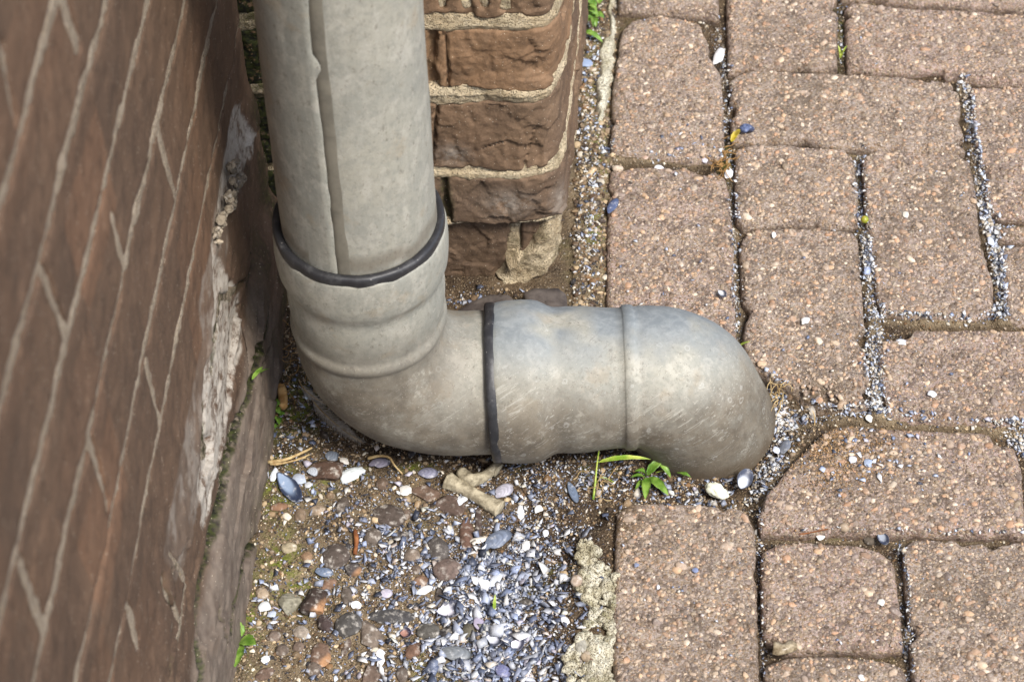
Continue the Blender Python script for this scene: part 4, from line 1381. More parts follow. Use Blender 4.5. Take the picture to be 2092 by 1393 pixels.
# ------------------------------------------------------------------ traced pebbles
OCC = []    # footprints of the larger pieces, kept free of litter
PB = [
    (614, 1052, 24, 26, 0, (136, 110, 80), 'round tan brown pebble just below the upturned mussel shell', 'r'),
    (570, 1036, 36, 15, -8, (142, 98, 60), 'rust brown sliver of stone touching the foot of the upturned mussel shell', 's'),
    (794, 1055, 72, 42, 12, (86, 72, 62), 'big rough dark brown oval stone with blue chips along its right end', 'f'),
    (868, 1008, 54, 35, 10, (112, 84, 62), 'blocky brown stone under the small lilac shell', 'a'),
    (921, 1032, 72, 32, 32, (98, 76, 62), 'wedge shaped brown stone lying just left of the hollow bone', 'a'),
    (761, 1098, 36, 31, 0, (106, 92, 78), 'grey brown pebble sunk in sand right of the rusty nail', 'r'),
    (821, 1095, 36, 18, 0, (66, 58, 56), 'thin dark stone bordering the blue chips above the tan cone pebble', 'f'),
    (894, 1124, 42, 48, -20, (94, 86, 80), 'smooth dark grey pebble with a white fleck on its lower side', 'r'),
    (914, 1166, 62, 38, -8, (118, 96, 84), 'plump reddish grey pebble dusted with white specks', 'r'),
    (842, 1138, 33, 27, 0, (132, 112, 92), 'tan cone shaped pebble among blue chips', 'r'),
    (860, 1189, 32, 24, 0, (136, 98, 66), 'rusty orange pebble below the tan cone shaped one', 'r'),
    (722, 1164, 34, 25, 0, (82, 74, 72), 'smooth blackish pebble with a pale rim above the white wing shaped flake', 'r'),
    (640, 1237, 58, 50, 25, (72, 56, 48), 'dark chocolate square stone with an orange broken edge', 'a'),
    (666, 1276, 29, 34, -20, (78, 62, 58), 'dark plum rounded pebble beside the chocolate square stone', 'r'),
    (713, 1276, 52, 42, 12, (84, 80, 76), 'rough slate grey stone beside the plum pebble', 'f'),
    (754, 1301, 42, 52, -28, (122, 104, 86), 'pinkish brown triangular stone', 'a'),
    (655, 1338, 40, 42, 0, (124, 92, 68), 'flat reddish brown round stone with a pale rim', 'f'),
    (615, 1293, 32, 22, 28, (166, 148, 126), 'light tan oval pebble right of the green seedling', 'r'),
    (801, 1259, 86, 26, 4, (74, 72, 72), 'long dark grey stone lying like a bar', 'f'),
    (897, 1219, 23, 38, 0, (88, 76, 68), 'narrow upright dark stone left of the half buried lilac shell', 'a'),
    (875, 1292, 44, 34, 0, (92, 88, 80), 'dull grey green stone with one white flake on it', 'f'),
    (756, 1377, 36, 40, 0, (118, 94, 76), 'brown stone cut by the bottom edge next to white chips', 'a'),
    (536, 1213, 26, 22, 0, (170, 144, 108), 'pale tan knobbly pebble near the wall foot', 'r'),
    (592, 1235, 40, 36, 0, (140, 134, 108), 'lichen flecked pale stone beside the chocolate square stone', 'a'),
    (671, 1195, 38, 17, -45, (144, 104, 72), 'orange brown splinter below the blue ridged shell bit', 's'),
    (708, 1217, 22, 33, 0, (108, 94, 80), 'upright grey brown pebble between splinter and white wing flake', 'r'),
    (914, 1293, 34, 24, 20, (62, 58, 58), 'small black stone left of the grey yellow mussel', 'a'),
    (844, 1329, 42, 22, -45, (120, 84, 58), 'slanting brown splinter below the ring shaped shell', 's'),
    (675, 1013, 17, 13, 0, (150, 118, 78), 'tiny honey coloured pebble under the long white flake', 'r'),
    (627, 1138, 21, 19, 0, (170, 128, 82), 'small amber pebble left of the blue chip heap', 'r'),
    (686, 1137, 56, 44, 0, (92, 78, 68), 'flat brown slab under the foot of the rusty nail', 'f'),
    (590, 1119, 32, 19, 0, (172, 154, 112), 'yellowish crusty pebble above the amber one', 'f'),
    (641, 1368, 30, 24, 0, (110, 92, 76), 'brown oval pebble under the flat reddish one', 'r'),
    (822, 1379, 24, 26, 0, (112, 96, 82), 'brown pebble on the bottom edge beside the blue heap', 'r'),
    (708, 1320, 15, 34, 20, (104, 82, 66), 'thin leaning brown splinter below the slate grey stone', 's'),
    (850, 1163, 19, 16, 0, (112, 92, 74), 'tiny brown pebble tucked between tan cone and rusty orange ones', 'r'),
    (577, 1329, 26, 22, 0, (112, 94, 78), 'dull brown pebble half buried in sand near the seedling', 'r'),
    (649, 1042, 33, 19, 0, (158, 132, 100), 'flat sandy pebble right of the round tan brown one', 'f'),
    (781, 990, 26, 26, 0, (112, 88, 66), 'brown pebble beneath the purple grey shell', 'r'),
    (540, 1377, 38, 18, -25, (116, 88, 68), 'reddish splinter in the bottom left of the gravel', 's'),
    (955, 1092, 28, 54, 3, (112, 78, 58), 'upright reddish brown stone under the hollow bone', 'a'),
    (977, 1068, 15, 58, 0, (82, 64, 54), 'dark brown sliver standing beside the reddish stone under the bone', 's'),
    (957, 1289, 27, 25, 0, (104, 98, 78), 'round olive pebble above the grey yellow mussel', 'r'),
    (1075, 1232, 38, 17, 0, (84, 76, 68), 'flat dark stone sunk in the grit right of the blue heap', 'f'),
    (667, 968, 86, 40, 0, (98, 70, 52), 'flat reddish brown brick shard behind the long white flake', 'a'),
    (1178, 1186, 24, 20, 0, (170, 144, 116), 'tan pebble stuck on the upper left of the lichen mortar', 'r'),
    (1188, 1322, 24, 32, 0, (170, 164, 144), 'pale grey pebble set in the lichen mortar', 'r'),
    (1198, 1341, 22, 18, 0, (176, 150, 112), 'buff pebble right below the pale grey one in the lichen mortar', 'r'),
    (1209, 1350, 13, 13, 0, (130, 92, 66), 'small brown pebble in the lichen mortar', 'r'),
    (830, 1052, 22, 18, 20, (124, 100, 80), 'small brown stone between dark oval stone and hollow bone', 'r'),
    (700, 1035, 26, 34, 10, (98, 84, 72), 'soft brown stone above the rusty nail', 'r'),
    (610, 1322, 24, 18, 10, (128, 104, 84), 'little tawny pebble left of the flat reddish brown one', 'r'),
    (560, 1300, 26, 20, 0, (128, 106, 88), 'pinkish pebble close to the wall right of the seedling', 'r'),
    (1322, 315, 28, 26, 30, (214, 170, 140), 'peach coloured angular stone in the joint between two upright paving stones', 'a'),
    (1776, 1103, 24, 20, 0, (96, 84, 68), 'rounded dark pebble in the joint under the diagonally cut stone', 'r'),
    (1262, 805 - 460, 26, 14, 0, (196, 170, 138), 'cream pebble in the grit beside the upper end of the pipe side stone', 'r'),
]


def stone(px, py, w_, h_, ang, col, lab, kind, seed):
    r = np.random.default_rng(seed)
    z0 = -.017
    if px > 1165 and py > 1100 and px < 1250:
        z0 = -.006
    if px > 1200 and py < 400:
        z0 = -.006
    c = at(px, py, z0)
    zz = gh(np.array([c[:2]]))[0]
    if z0 > -.01:
        zz = -.005
    c = at(px, py, zz)
    sx, sy = w_ / 2600 / 2, h_ / 2000 / 2
    OCC.append((c[0], c[1], sx * .9, sy * .9, -math.radians(ang)))
    tv, tf = ICO[3]
    V = tv.copy()
    if kind == 'a':
        for _ in range(9):
            n = r.normal(0, 1, 3)
            n /= np.linalg.norm(n)
            dd = V @ n
            lim = r.uniform(.5, .75)
            V = V - np.clip(dd - lim, 0, None)[:, None] * n
        V *= 1.2
    else:
        V = V * (1 + .10 * fbm(V + seed, 1.3, 3, seed))[:, None]
    V = V * (1 + .03 * fbm(V + seed, 5, 3, seed + 1))[:, None]
    hz_ = {'r': .75, 'f': .42, 's': .6, 'a': .6}[kind] * min(sx, sy)
    V = V * np.array([sx, sy, hz_]) * 1.03
    a = -math.radians(ang)
    V = np.column_stack([V[:, 0] * math.cos(a) - V[:, 1] * math.sin(a), V[:, 0] * math.sin(a) + V[:, 1] * math.cos(a), V[:, 2]])
    V = V + np.array([c[0], c[1], zz + hz_ * .05])
    base = np.array(srgb(*col))
    base = (base * .65 + base.mean() * .35) * .92
    cc = np.tile(base, (len(V), 1)) * (1 + .15 * fbm(V, 160, 3, seed))[:, None]
    if 'orange broken edge' in lab or 'pale rim' in lab:
        m_ = sstep(-.0, .004, (V[:, 0] - c[0]) * .7 - (V[:, 1] - c[1]) * .7 - sx * .35)
        cc = cc * (1 - m_[:, None]) + np.array(srgb(160, 122, 90)) * m_[:, None]
    o = mk('pebble', V, tf, PEBBLE, attrs={'Col': np.clip(cc, .01, .9)}, origin=(c[0], c[1], zz))
    tag(o, lab, 'pebble', 'larger pebbles in the gravel bed')


for i_, t_ in enumerate(PB):
    stone(*t_, 500 + i_)


# ------------------------------------------------------------------ traced shells
def mussel(px, py, L, Wd, ang, outer, inner, lab, up=True, z=None, height=.36, name='mussel_shell', tilt=(0, 0), broken=0.0, seed=1, cat='mussel shell', rings=True, group='larger shells and shell pieces on the ground'):
    """half shell: pointed at one end, cupped; up=True shows the dome, False the hollow inside. ang: degrees in the picture of the long axis (clockwise)."""
    r = np.random.default_rng(seed)
    n, m_ = 40, 14
    c0 = at(px, py, -.014)
    zz = gh(np.array([c0[:2]]))[0] if z is None else z
    c = at(px, py, zz)
    # long axis: convert the picture angle into a ground direction
    e = at(px + L * .5 * math.cos(math.radians(ang)), py + L * .5 * math.sin(math.radians(ang)), zz)
    e2 = at(px - Wd * .5 * math.sin(math.radians(ang)), py + Wd * .5 * math.cos(math.radians(ang)), zz)
    ax_ = (e - c)
    l = np.linalg.norm(ax_[:2])
    ax_ = ax_[:2] / l
    perp = np.array([-ax_[1], ax_[0]])
    wd = np.linalg.norm((e2 - c)[:2])
    OCC.append((c[0], c[1], l * .95, wd * .95, math.atan2(ax_[1], ax_[0])))
    th = np.linspace(0, 2 * np.pi, n, endpoint=False)
    bx = np.cos(th)
    by = np.sin(th) * (1 - .45 * np.clip(-np.cos(th), 0, 1) ** 1.5) * np.where(np.sin(th) > 0, 1.0, .85)
    br = 1 - broken * np.clip(np.array([vn(np.array([[math.cos(t) * 2, math.sin(t) * 2]]), 1.7, seed)[0] for t in th]), 0, 1)
    bx, by = bx * br, by * br
    foc = np.array([-.82, 0.0]) if rings else np.array([-.1, 0])
    top, cols = [], []
    hh = height * min(l, wd)
    h1 = hh
    outer, inner = np.array(srgb(*outer)), np.array(srgb(*inner))
    outer, inner = outer * .75 + outer.mean() * .25, inner * .8 + inner.mean() * .2
    for k in range(m_ + 1):
        f_ = k / m_
        x = foc[0] + (bx - foc[0]) * f_
        y = foc[1] + (by - foc[1]) * f_
        q = np.clip(1 - (x * x * .92 + (y / .95) ** 2), 0, 1)
        zt = h1 * q ** .6
        zt = zt + (.010 * hh / .3) * math.sin(f_ * 40) * 0.0 + h1 * .03 * math.sin(f_ * 46)
        top.append(np.stack([x * l, y * wd, zt], 1))
        ring = .5 + .5 * math.sin(f_ * 30 + seed)
        a = outer * (.62 + .6 * ring * .6)
        if f_ > .9:
            a = a * .6
        cols.append(np.tile(a, (n, 1)))
    top = np.concatenate(top)
    tv = top + .02 * l * np.stack([vn(top, 90, seed), vn(top, 90, seed + 1), vn(top, 90, seed + 2) * .6], 1)
    t_ = .0005 + .02 * wd
    bot = tv * np.array([.985, .985, 1]) - np.array([0, 0, t_])
    cin = []
    for k in range(m_ + 1):
        f_ = k / m_
        rim = sstep(.50, .80, f_)
        a = inner * (1 - rim * .93) + np.array(srgb(26, 34, 58)) * rim * .93 if rings else inner * (1 - .25 * rim)
        cin.append(np.tile(a, (n, 1)))
    V = np.concatenate([tv, bot])
    Cc = np.concatenate([np.concatenate(cols), np.concatenate(cin)])
    nv = len(tv)
    i = np.arange(m_)[:, None] * n + np.arange(n)[None]
    j = np.arange(m_)[:, None] * n + (np.arange(n)[None] + 1) % n
    Ft = np.stack([i.ravel(), (i + n).ravel(), (j + n).ravel(), j.ravel()], 1)
    Fb = Ft[:, ::-1] + nv
    e1 = m_ * n + np.arange(n)
    e2_ = m_ * n + (np.arange(n) + 1) % n
    Fs = np.stack([e1, e1 + nv, e2_ + nv, e2_], 1)
    if not up:
        V[:, 2] = -V[:, 2] + h1 * .85
        Ft, Fb, Fs = Ft[:, ::-1], Fb[:, ::-1], Fs[:, ::-1]
    tx, ty = math.radians(tilt[0]), math.radians(tilt[1])
    Rx = np.array([[1, 0, 0], [0, math.cos(tx), -math.sin(tx)], [0, math.sin(tx), math.cos(tx)]])
    Ry = np.array([[math.cos(ty), 0, math.sin(ty)], [0, 1, 0], [-math.sin(ty), 0, math.cos(ty)]])
    V = V @ Rx.T @ Ry.T
    V = np.column_stack([V[:, 0] * ax_[0] + V[:, 1] * perp[0], V[:, 0] * ax_[1] + V[:, 1] * perp[1], V[:, 2]])
    V = V + np.array([c[0], c[1], zz + .0022])
    o = mk(name, V, [Ft, Fb, Fs], SHELL, attrs={'Col': np.clip(Cc * .9, .005, .72)}, origin=(c[0], c[1], zz))
    tag(o, lab, cat, group)
    return o


def flake(px, py, w_, h_, ang, col, lab, z=None, cup=.25, seed=1, group='larger shells and shell pieces on the ground', tilt=0.12):
    """one broken shell flake with an angular outline."""
    r = np.random.default_rng(seed)
    c0 = at(px, py, -.014 if z is None else z)
    zz = gh(np.array([c0[:2]]))[0] + .001 if z is None else z
    c = at(px, py, zz)
    n, m_ = 22, 6
    th = np.linspace(0, 2 * np.pi, n, endpoint=False)
    k = r.integers(5, 8)
    an = np.sort(r.uniform(0, 2 * np.pi, k))
    rad = np.min([np.where(np.cos(th - a) > .1, .82 / np.clip(np.cos(th - a), .1, 1), 9) for a in an], 0)
    rad = np.clip(rad, .7, 1.15) * (1 + r.normal(0, .04, n))
    V = []
    for q in range(m_ + 1):
        f_ = q / m_
        x, y = np.cos(th) * rad * f_, np.sin(th) * rad * f_
        V.append(np.stack([x, y, -cup * (x * x + y * y) + cup * .6 + .03 * math.sin(f_ * 14)], 1))
    V = np.concatenate(V)
    sx, sy = w_ / 2600 / 2, h_ / 2000 / 2
    V = V * np.array([sx, sy, (sx + sy) / 2])
    OCC.append((c[0], c[1], sx * .9, sy * .9, -math.radians(ang)))
    B = V - np.array([0, 0, .0006])
    nv = len(V)
    i = np.arange(m_)[:, None] * n + np.arange(n)[None]
    j = np.arange(m_)[:, None] * n + (np.arange(n)[None] + 1) % n
    Ft = np.stack([i.ravel(), (i + n).ravel(), (j + n).ravel(), j.ravel()], 1)
    e1 = m_ * n + np.arange(n)
    e2_ = m_ * n + (np.arange(n) + 1) % n
    Fs = np.stack([e1, e1 + nv, e2_ + nv, e2_], 1)
    P = np.concatenate([V, B])
    a = -math.radians(ang)
    P = np.column_stack([P[:, 0] * math.cos(a) - P[:, 1] * math.sin(a), P[:, 0] * math.sin(a) + P[:, 1] * math.cos(a), P[:, 2]])
    tl, t2 = r.normal(0, tilt, 2)
    P[:, 2] += P[:, 0] * tl + P[:, 1] * t2
    P = P + np.array([c[0], c[1], zz + .0012])
    base = np.array(srgb(*col))
    base = base * .65 + base.mean() * .35
    Cc = np.tile(base, (len(P), 1)) * (1 + .12 * fbm(P, 260, 2, seed))[:, None]
    o = mk('shell_flake', P, [Ft, Ft[:, ::-1] + nv, Fs], SHELL, attrs={'Col': np.clip(Cc * .86, .01, .72)}, origin=(c[0], c[1], zz))
    tag(o, lab, 'shell flake', group)
    return o


mussel(590, 1001, 72, 38, 52, (40, 50, 80), (128, 150, 180), 'upturned mussel half with a pale blue hollow and dark rim near the wall foot', False, seed=3, height=.40, tilt=(0, 6))
mussel(1017, 1108, 64, 40, -35, (120, 134, 158), (190, 196, 206), 'large blue grey mussel shell dome down, resting on the blue chip heap', True, seed=4, height=.45, broken=.15)
mussel(1170, 1009, 46, 19, 68, (110, 130, 158), (180, 190, 205), 'slender slate blue mussel shell lying in dark soil under the pipe', True, seed=5)
mussel(931, 1340, 66, 36, 5, (132, 138, 142), (190, 196, 200), 'worn grey and yellowish mussel shell at the bottom of the heap', True, seed=6, height=.5)
mussel(678, 936, 30, 26, 20, (128, 140, 156), (190, 196, 206), 'round grey shell piece beside the curved dry stalk', True, seed=7, broken=.2)
mussel(776, 950, 46, 24, -10, (132, 126, 148), (196, 190, 204), 'purple grey shell half under the curved dry stalk', True, seed=8, broken=.2)
mussel(875, 971, 42, 26, 0, (142, 142, 170), (200, 198, 210), 'small lilac blue shell with growth rings left of the cream bone fragment', True, seed=9, height=.45)
mussel(1030, 1007, 42, 32, -40, (192, 188, 204), (210, 206, 216), 'lilac and white shell at the far end of the hollow bone', True, seed=10, height=.4, broken=.2)
mussel(917, 1252, 54, 36, -5, (176, 172, 202), (214, 210, 222), 'half buried lilac shell with a curled hollow', False, seed=11, height=.5, broken=.2)
mussel(1252, 425, 36, 20, -60, (78, 96, 140), (150, 164, 196), 'dark blue mussel half on the left edge of the pipe side paving stone', True, z=-.002, seed=12)
mussel(1520, 985, 44, 34, -60, (214, 218, 224), (206, 212, 220), 'white mussel half leaning on the foot of the drainpipe outlet', False, seed=13, height=.5, tilt=(20, 0), z=-.010)
mussel(1802, 1104, 32, 22, 60, (104, 112, 126), (150, 158, 170), 'grey translucent shell half standing in the joint above the half stone', False, seed=14, z=-.006)
mussel(663, 1173, 38, 22, 8, (112, 132, 162), (170, 186, 206), 'blue ridged shell bit between nail and splinter', True, seed=15, height=.4)
mussel(1027, 1375, 34, 30, 40, (120, 124, 172), (180, 180, 206), 'violet blue shell dome at the bottom edge of the heap', True, seed=16, height=.5)
mussel(829, 1298, 24, 22, 0, (216, 190, 176), (160, 110, 90), 'pink rimmed ring shaped shell with a brown hollow', False, seed=17, height=.5, rings=True)
mussel(789, 1216, 28, 22, -10, (200, 192, 210), (214, 208, 220), 'smooth oval lilac shell piece in the middle of the gravel', True, seed=18, height=.3, rings=False)
mussel(1475, 605, 22, 14, 40, (176, 178, 182), (198, 200, 202), 'thin crescent shell on the pipe side paving stone', False, z=.001, seed=19, height=.4, broken=.4)
mussel(979, 1278, 30, 26, 60, (190, 176, 206), (206, 194, 216), 'pale violet shell piece above the grey yellow mussel', True, seed=20, height=.4, rings=False)
mussel(640, 1430 - 462, 26, 22, 0, (190, 198, 210), (206, 210, 216), 'pale fragment of shell beside the straw', True, seed=21, height=.3, broken=.3)
mussel(1010, 1311, 36, 34, 20, (184, 190, 212), (206, 208, 220), 'bright bluish white shell cup in the lower heap', False, seed=22, height=.4, broken=.2)
mussel(1056, 1322, 26, 34, 30, (196, 190, 218), (216, 212, 226), 'pearly lilac shell cup right of the bluish white one', False, seed=23, height=.4, broken=.2)
FL = [
    (724, 969, 72, 24, -16, (206, 216, 218), 'longest white flake, tapering, on the brick shard', None),
    (829, 1003, 30, 24, 30, (226, 222, 212), 'blocky white flake between brown stones below the purple grey shell', None),
    (868, 1206, 42, 16, -32, (224, 226, 224), 'narrow white flake curved like a wing right of the amber stone pair', None),
    (1075, 1116, 20, 22, 20, (236, 236, 232), 'bright white oval flake right of the large blue mussel', None),
    (1064, 1048, 18, 30, 5, (222, 226, 232), 'white upright oval flake below the end of the bone', None),
    (1155, 1268, 18, 20, -35, (230, 234, 242), 'white pointed flake at the foot of the lichen mortar', None),
    (990, 1193, 24, 32, -30, (232, 232, 232), 'left half of an opened white butterfly shell', None),
    (1012, 1186, 24, 34, 30, (206, 214, 226), 'right half of an opened white butterfly shell', None),
    (979, 1104, 46, 12, -10, (226, 214, 190), 'cream claw shaped shell strip left of the large blue mussel', None),
    (940, 1022, 30, 18, 15, (214, 222, 230), 'white flake with blue rim at the lower side of the bone', None),
    (917, 1018, 14, 16, 0, (236, 240, 246), 'small brilliant white flake left of the white one with blue rim', None),
    (726, 1236, 22, 14, -30, (238, 238, 234), 'white wing shaped flake above the slate grey stone', None),
    (660, 1144, 12, 14, 0, (238, 240, 240), 'small white flake on the flat brown slab', None),
    (544, 1347, 18, 14, 0, (238, 236, 230), 'chunky white flake below the light tan oval pebble', None),
    (1345, 1200, 8, 8, 0, (230, 232, 240), 'tiny white flake alone on the bottom left paving stone', .001),
    (776, 1335, 18, 18, 0, (236, 236, 234), 'white block of shell right of the triangular stone', None),
    (778, 1352, 16, 20, 20, (240, 240, 236), 'second white block of shell just under the first one', None),
    (1100, 1040, 18, 16, 30, (232, 228, 222), 'cream white flake right of the upright oval one', None),
    (1115, 1090, 14, 16, 0, (226, 232, 244), 'bluish white flake in brown grit right of the bright oval one', None),
    (1467, 116, 24, 46, 20, (238, 238, 236), 'large white flake standing in the joint at the top', -.006),
    (1645, 656, 20, 16, 0, (238, 234, 222), 'chunky cream white flake on the stone touching the pipe', .001),
    (1490, 356, 20, 22, 20, (236, 238, 238), 'white flake below the tangle of dry roots', -.004),
    (1581, 481, 11, 13, 0, (236, 236, 230), 'white fleck near the top of the stone touching the pipe', .001),
    (1850, 440, 16, 14, 0, (230, 220, 196), 'cream fleck on the upper half of the whole upright stone', .001),
    (1742, 940, 20, 14, -30, (214, 218, 230), 'white ringed flake on the diagonally cut stone', .001),
    (1773, 945, 20, 14, 20, (150, 170, 200), 'blue flake beside the white ringed one on the cut stone', .001),
    (1903, 805, 18, 14, -30, (226, 228, 232), 'white flake on the horizontal stone above the shell band', .001),
    (1843, 700, 24, 16, 30, (230, 234, 240), 'white flake in the joint corner above the horizontal stone', -.002),
    (1800, 1231, 16, 12, 20, (228, 222, 206), 'cream flake on the square half stone', .001),
    (1760, 1384, 14, 18, 0, (238, 236, 230), 'white flake on the stone at the very bottom', .001),
    (1676, 1097, 20, 12, 10, (238, 236, 230), 'white flake in the joint right of the rusty needle', -.006),
    (1775, 855, 18, 14, 0, (240, 230, 206), 'cream flake at the left end of the shell band', -.003),
    (1195, 130, 34, 22, 30, (130, 156, 196), 'pale blue flake beside the brick pier in the narrow gap', -.004),
    (1345, 345, 22, 16, 60, (236, 238, 242), 'white flake just below the peach coloured stone', -.003),
    (1300, 68, 22, 8, 0, (200, 208, 220), 'flat bluish flake in the top joint beside the leafy weed', -.004),
    (1440, 327, 16, 12, 20, (214, 208, 222), 'lilac white flake in the joint left of the dry roots', -.002),
    (1772, 555, 18, 22, 20, (150, 170, 214), 'clean light blue flake in the joint below the green berry', -.003),
    (2024, 330 + 165, 16, 20, 0, (206, 216, 232), 'pale blue white flake in the widest joint', -.003),
    (1421, 1206 - 40, 14, 10, 40, (120, 140, 190), 'blue sliver on the bottom left paving stone', .001),
    (1300, 1155, 10, 10, 0, (120, 134, 170), 'small slate blue chip near the left edge of the lichen bordered stone', .001),
    (560, 1010 - 38, 16, 26, 20, (206, 214, 224), 'white shard left of the upturned mussel', None),
    (612, 980, 30, 24, -20, (170, 184, 206), 'silvery blue flake right above the upturned mussel', None),
    (630, 992, 18, 14, 10, (214, 220, 228), 'pale flake tucked beside the silvery blue one', None),
    (703, 942, 20, 16, 40, (230, 222, 206), 'cream flake right of the round grey shell piece', None),
    (542, 1240, 26, 18, -50, (206, 212, 214), 'whitish shard above the green seedling', None),
    (556, 1255, 20, 14, -20, (186, 200, 226), 'light blue shard right of the whitish one above the seedling', None),
    (1605, 912, 24, 30, 20, (110, 116, 128), 'dark grey spiral flake between outlet and cut stone', -.009),
    (1585, 920, 14, 16, 0, (206, 214, 232), 'small white flake right of the drainpipe outlet', -.009),
]
for i_, t_ in enumerate(FL):
    flake(*t_[:7], z=t_[7], seed=900 + i_)

# cream lump of limestone at the outlet
tv, tf = ICO[3]
V = tv * (1 + .28 * fbm(tv, 1.6, 3, 44))[:, None] * np.array([.0088, .0056, .0045])
c = at(1463, 1003, -.010)
a = -math.radians(35)
V = np.column_stack([V[:, 0] * math.cos(a) - V[:, 1] * math.sin(a), V[:, 0] * math.sin(a) + V[:, 1] * math.cos(a), V[:, 2]]) + c
o = mk('limestone_lump', V, tf, m_simple('limestone', srgb(206, 208, 184), .7, .3, srgb(226, 226, 206), 120, .001), origin=c)
tag(o, 'greenish cream lump at the foot of the pipe outlet', 'stone')


# ------------------------------------------------------------------ grit and shell litter (uncountable)
SHC = np.array([srgb(*c) for c in [(100, 116, 150), (132, 148, 184), (164, 178, 208), (206, 212, 224), (232, 230, 224), (240, 238, 232), (80, 92, 122), (60, 68, 90), (180, 172, 190), (206, 186, 168), (222, 208, 184), (120, 130, 158), (196, 200, 210), (150, 160, 184)]])
SHC = SHC * .66 + SHC.mean(1, keepdims=True) * .34
GRC = np.array([srgb(*c) for c in [(84, 66, 50), (110, 90, 68), (140, 118, 90), (168, 146, 114), (64, 54, 46), (52, 50, 52), (150, 130, 106), (186, 164, 130), (120, 92, 62), (206, 196, 176)]])
PXPOLY = {k: np.array(v, float) for k, v in PV.items()}


def clear_of(P2):
    """world xy points that are not under a paver, wall or pier"""
    ok = np.ones(len(P2), bool)
    for k, pl in PW.items():
        lo, hi = pl.min(0) - .002, pl.max(0) + .002
        sel = np.where(ok & (P2[:, 0] > lo[0]) & (P2[:, 0] < hi[0]) & (P2[:, 1] > lo[1]) & (P2[:, 1] < hi[1]))[0]
        if len(sel):
            ok[sel] = sdf(P2[sel], pl) > -.0042
    d = (P2 - WB[:2]) @ WN[:2]
    ok &= d > .004
    for (ox, oy, ra, rb, an) in OCC:
        dx, dy = P2[:, 0] - ox, P2[:, 1] - oy
        u_, v_ = dx * math.cos(an) + dy * math.sin(an), -dx * math.sin(an) + dy * math.cos(an)
        ok &= ((u_ / ra) ** 2 + (v_ / rb) ** 2 > 1) | (rng.uniform(0, 1, len(P2)) < .04)
    return ok


def paver_top(P2):
    on = np.zeros(len(P2), bool)
    for k, pl in PW.items():
        on |= sdf(P2, pl) < -.005
    return on


pts_sh = []     # (px,py,size m)


def gauss(cx, cy, sx, sy, n, s0, s1):
    n, s0, s1 = int(n * .56), s0 * 1.0, s1 * 1.6
    p = np.column_stack([rng.normal(cx, sx, n), rng.normal(cy, sy, n), s0 * (s1 / s0) ** (rng.uniform(0, 1, n) ** 1.35)])
    pts_sh.append(p)


PALE = []


def along(pl, n, wd, s0, s1):
    n, s0, s1 = int(n * 1.5), s0 * .8, s1 * 1.15
    PALE.append((sum(len(q) for q in pts_sh), n))
    pl = np.array(pl, float)
    L = np.concatenate([[0], np.cumsum(np.hypot(*np.diff(pl, axis=0).T))])
    t = rng.uniform(0, L[-1], n)
    x, y = np.interp(t, L, pl[:, 0]), np.interp(t, L, pl[:, 1])
    a = rng.normal(0, wd, (n, 2))
    pts_sh.append(np.column_stack([x + a[:, 0], y + a[:, 1], s0 * (s1 / s0) ** (rng.uniform(0, 1, n) ** 1.35)]))


for a_ in ((1030, 1290, 95, 100, 4200), (985, 1190, 70, 70, 2200), (830, 1130, 90, 60, 1300), (1080, 1110, 70, 60, 1600), (760, 1230, 130, 100, 1500), (1180, 980, 130, 35, 1600), (700, 1000, 120, 50, 900), (600, 880, 50, 70, 700)):
    gauss(*a_, .0004, .0009)
gauss(1030, 1290, 85, 95, 3400, .0006, .0030)
gauss(930, 1350, 90, 55, 800, .0007, .0038)
gauss(985, 1190, 60, 60, 1500, .0006, .0034)
gauss(830, 1130, 60, 50, 850, .0006, .0030)
gauss(700, 1060, 60, 60, 280, .0006, .0026)
gauss(1060, 1110, 70, 60, 900, .0006, .0024)
gauss(780, 1220, 110, 90, 500, .0006, .0026)
gauss(660, 1190, 60, 60, 240, .0006, .0022)
gauss(900, 1010, 160, 45, 380, .0006, .0024)
gauss(1180, 980, 130, 35, 750, .0006, .0022)
gauss(620, 950, 55, 45, 260, .0006, .0026)
gauss(620, 830, 40, 60, 260, .0005, .0020)
gauss(540, 1240, 30, 80, 140, .0008, .0028)
gauss(1060, 1370, 60, 30, 500, .0008, .0036)
gauss(1430, 1000, 60, 18, 320, .0006, .0024)
gauss(960, 610, 40, 14, 160, .0006, .0022)
gauss(1130, 1200, 35, 90, 500, .0005, .0020)
gauss(780, 1330, 160, 60, 420, .0006, .0028)
along([(1580, 790), (1600, 870), (1580, 960), (1530, 1015)], 650, 14, .0006, .0026)
along([(1600, 850), (1680, 850), (1790, 852), (1860, 862), (2092, 876)], 900, 10, .0006, .0022)
along([(2060, 876), (2092, 930)], 200, 9, .0006, .0024)
along([(1785, 655), (2092, 664)], 620, 7, .0006, .0022)
along([(1786, 650), (1784, 760), (1790, 850)], 620, 11, .0005, .0020)
along([(1965, 165), (1988, 300), (2004, 430), (2022, 500), (2040, 570), (2046, 665)], 900, 7, .0006, .0024)
along([(2015, 440), (2030, 500), (2042, 580)], 350, 8, .0006, .0026)
along([(1752, 315), (1760, 450), (1768, 560), (1782, 650)], 420, 8, .0005, .0020)
along([(1768, 510), (1772, 590)], 140, 6, .0008, .0024)
along([(1238, 320), (1330, 325), (1480, 335)], 430, 8, .0006, .0022)
along([(1205, 60), (1205, 300), (1205, 460), (1200, 620)], 650, 16, .0006, .0024)
along([(1466, 70), (1480, 160), (1487, 300), (1497, 420), (1505, 700)], 450, 6, .0005, .0018)
along([(1550, 1095), (1700, 1096), (1850, 1098), (2092, 1102)], 420, 6, .0005, .0020)
along([(1836, 1110), (1850, 1200), (1858, 1400)], 200, 6, .0005, .0018)
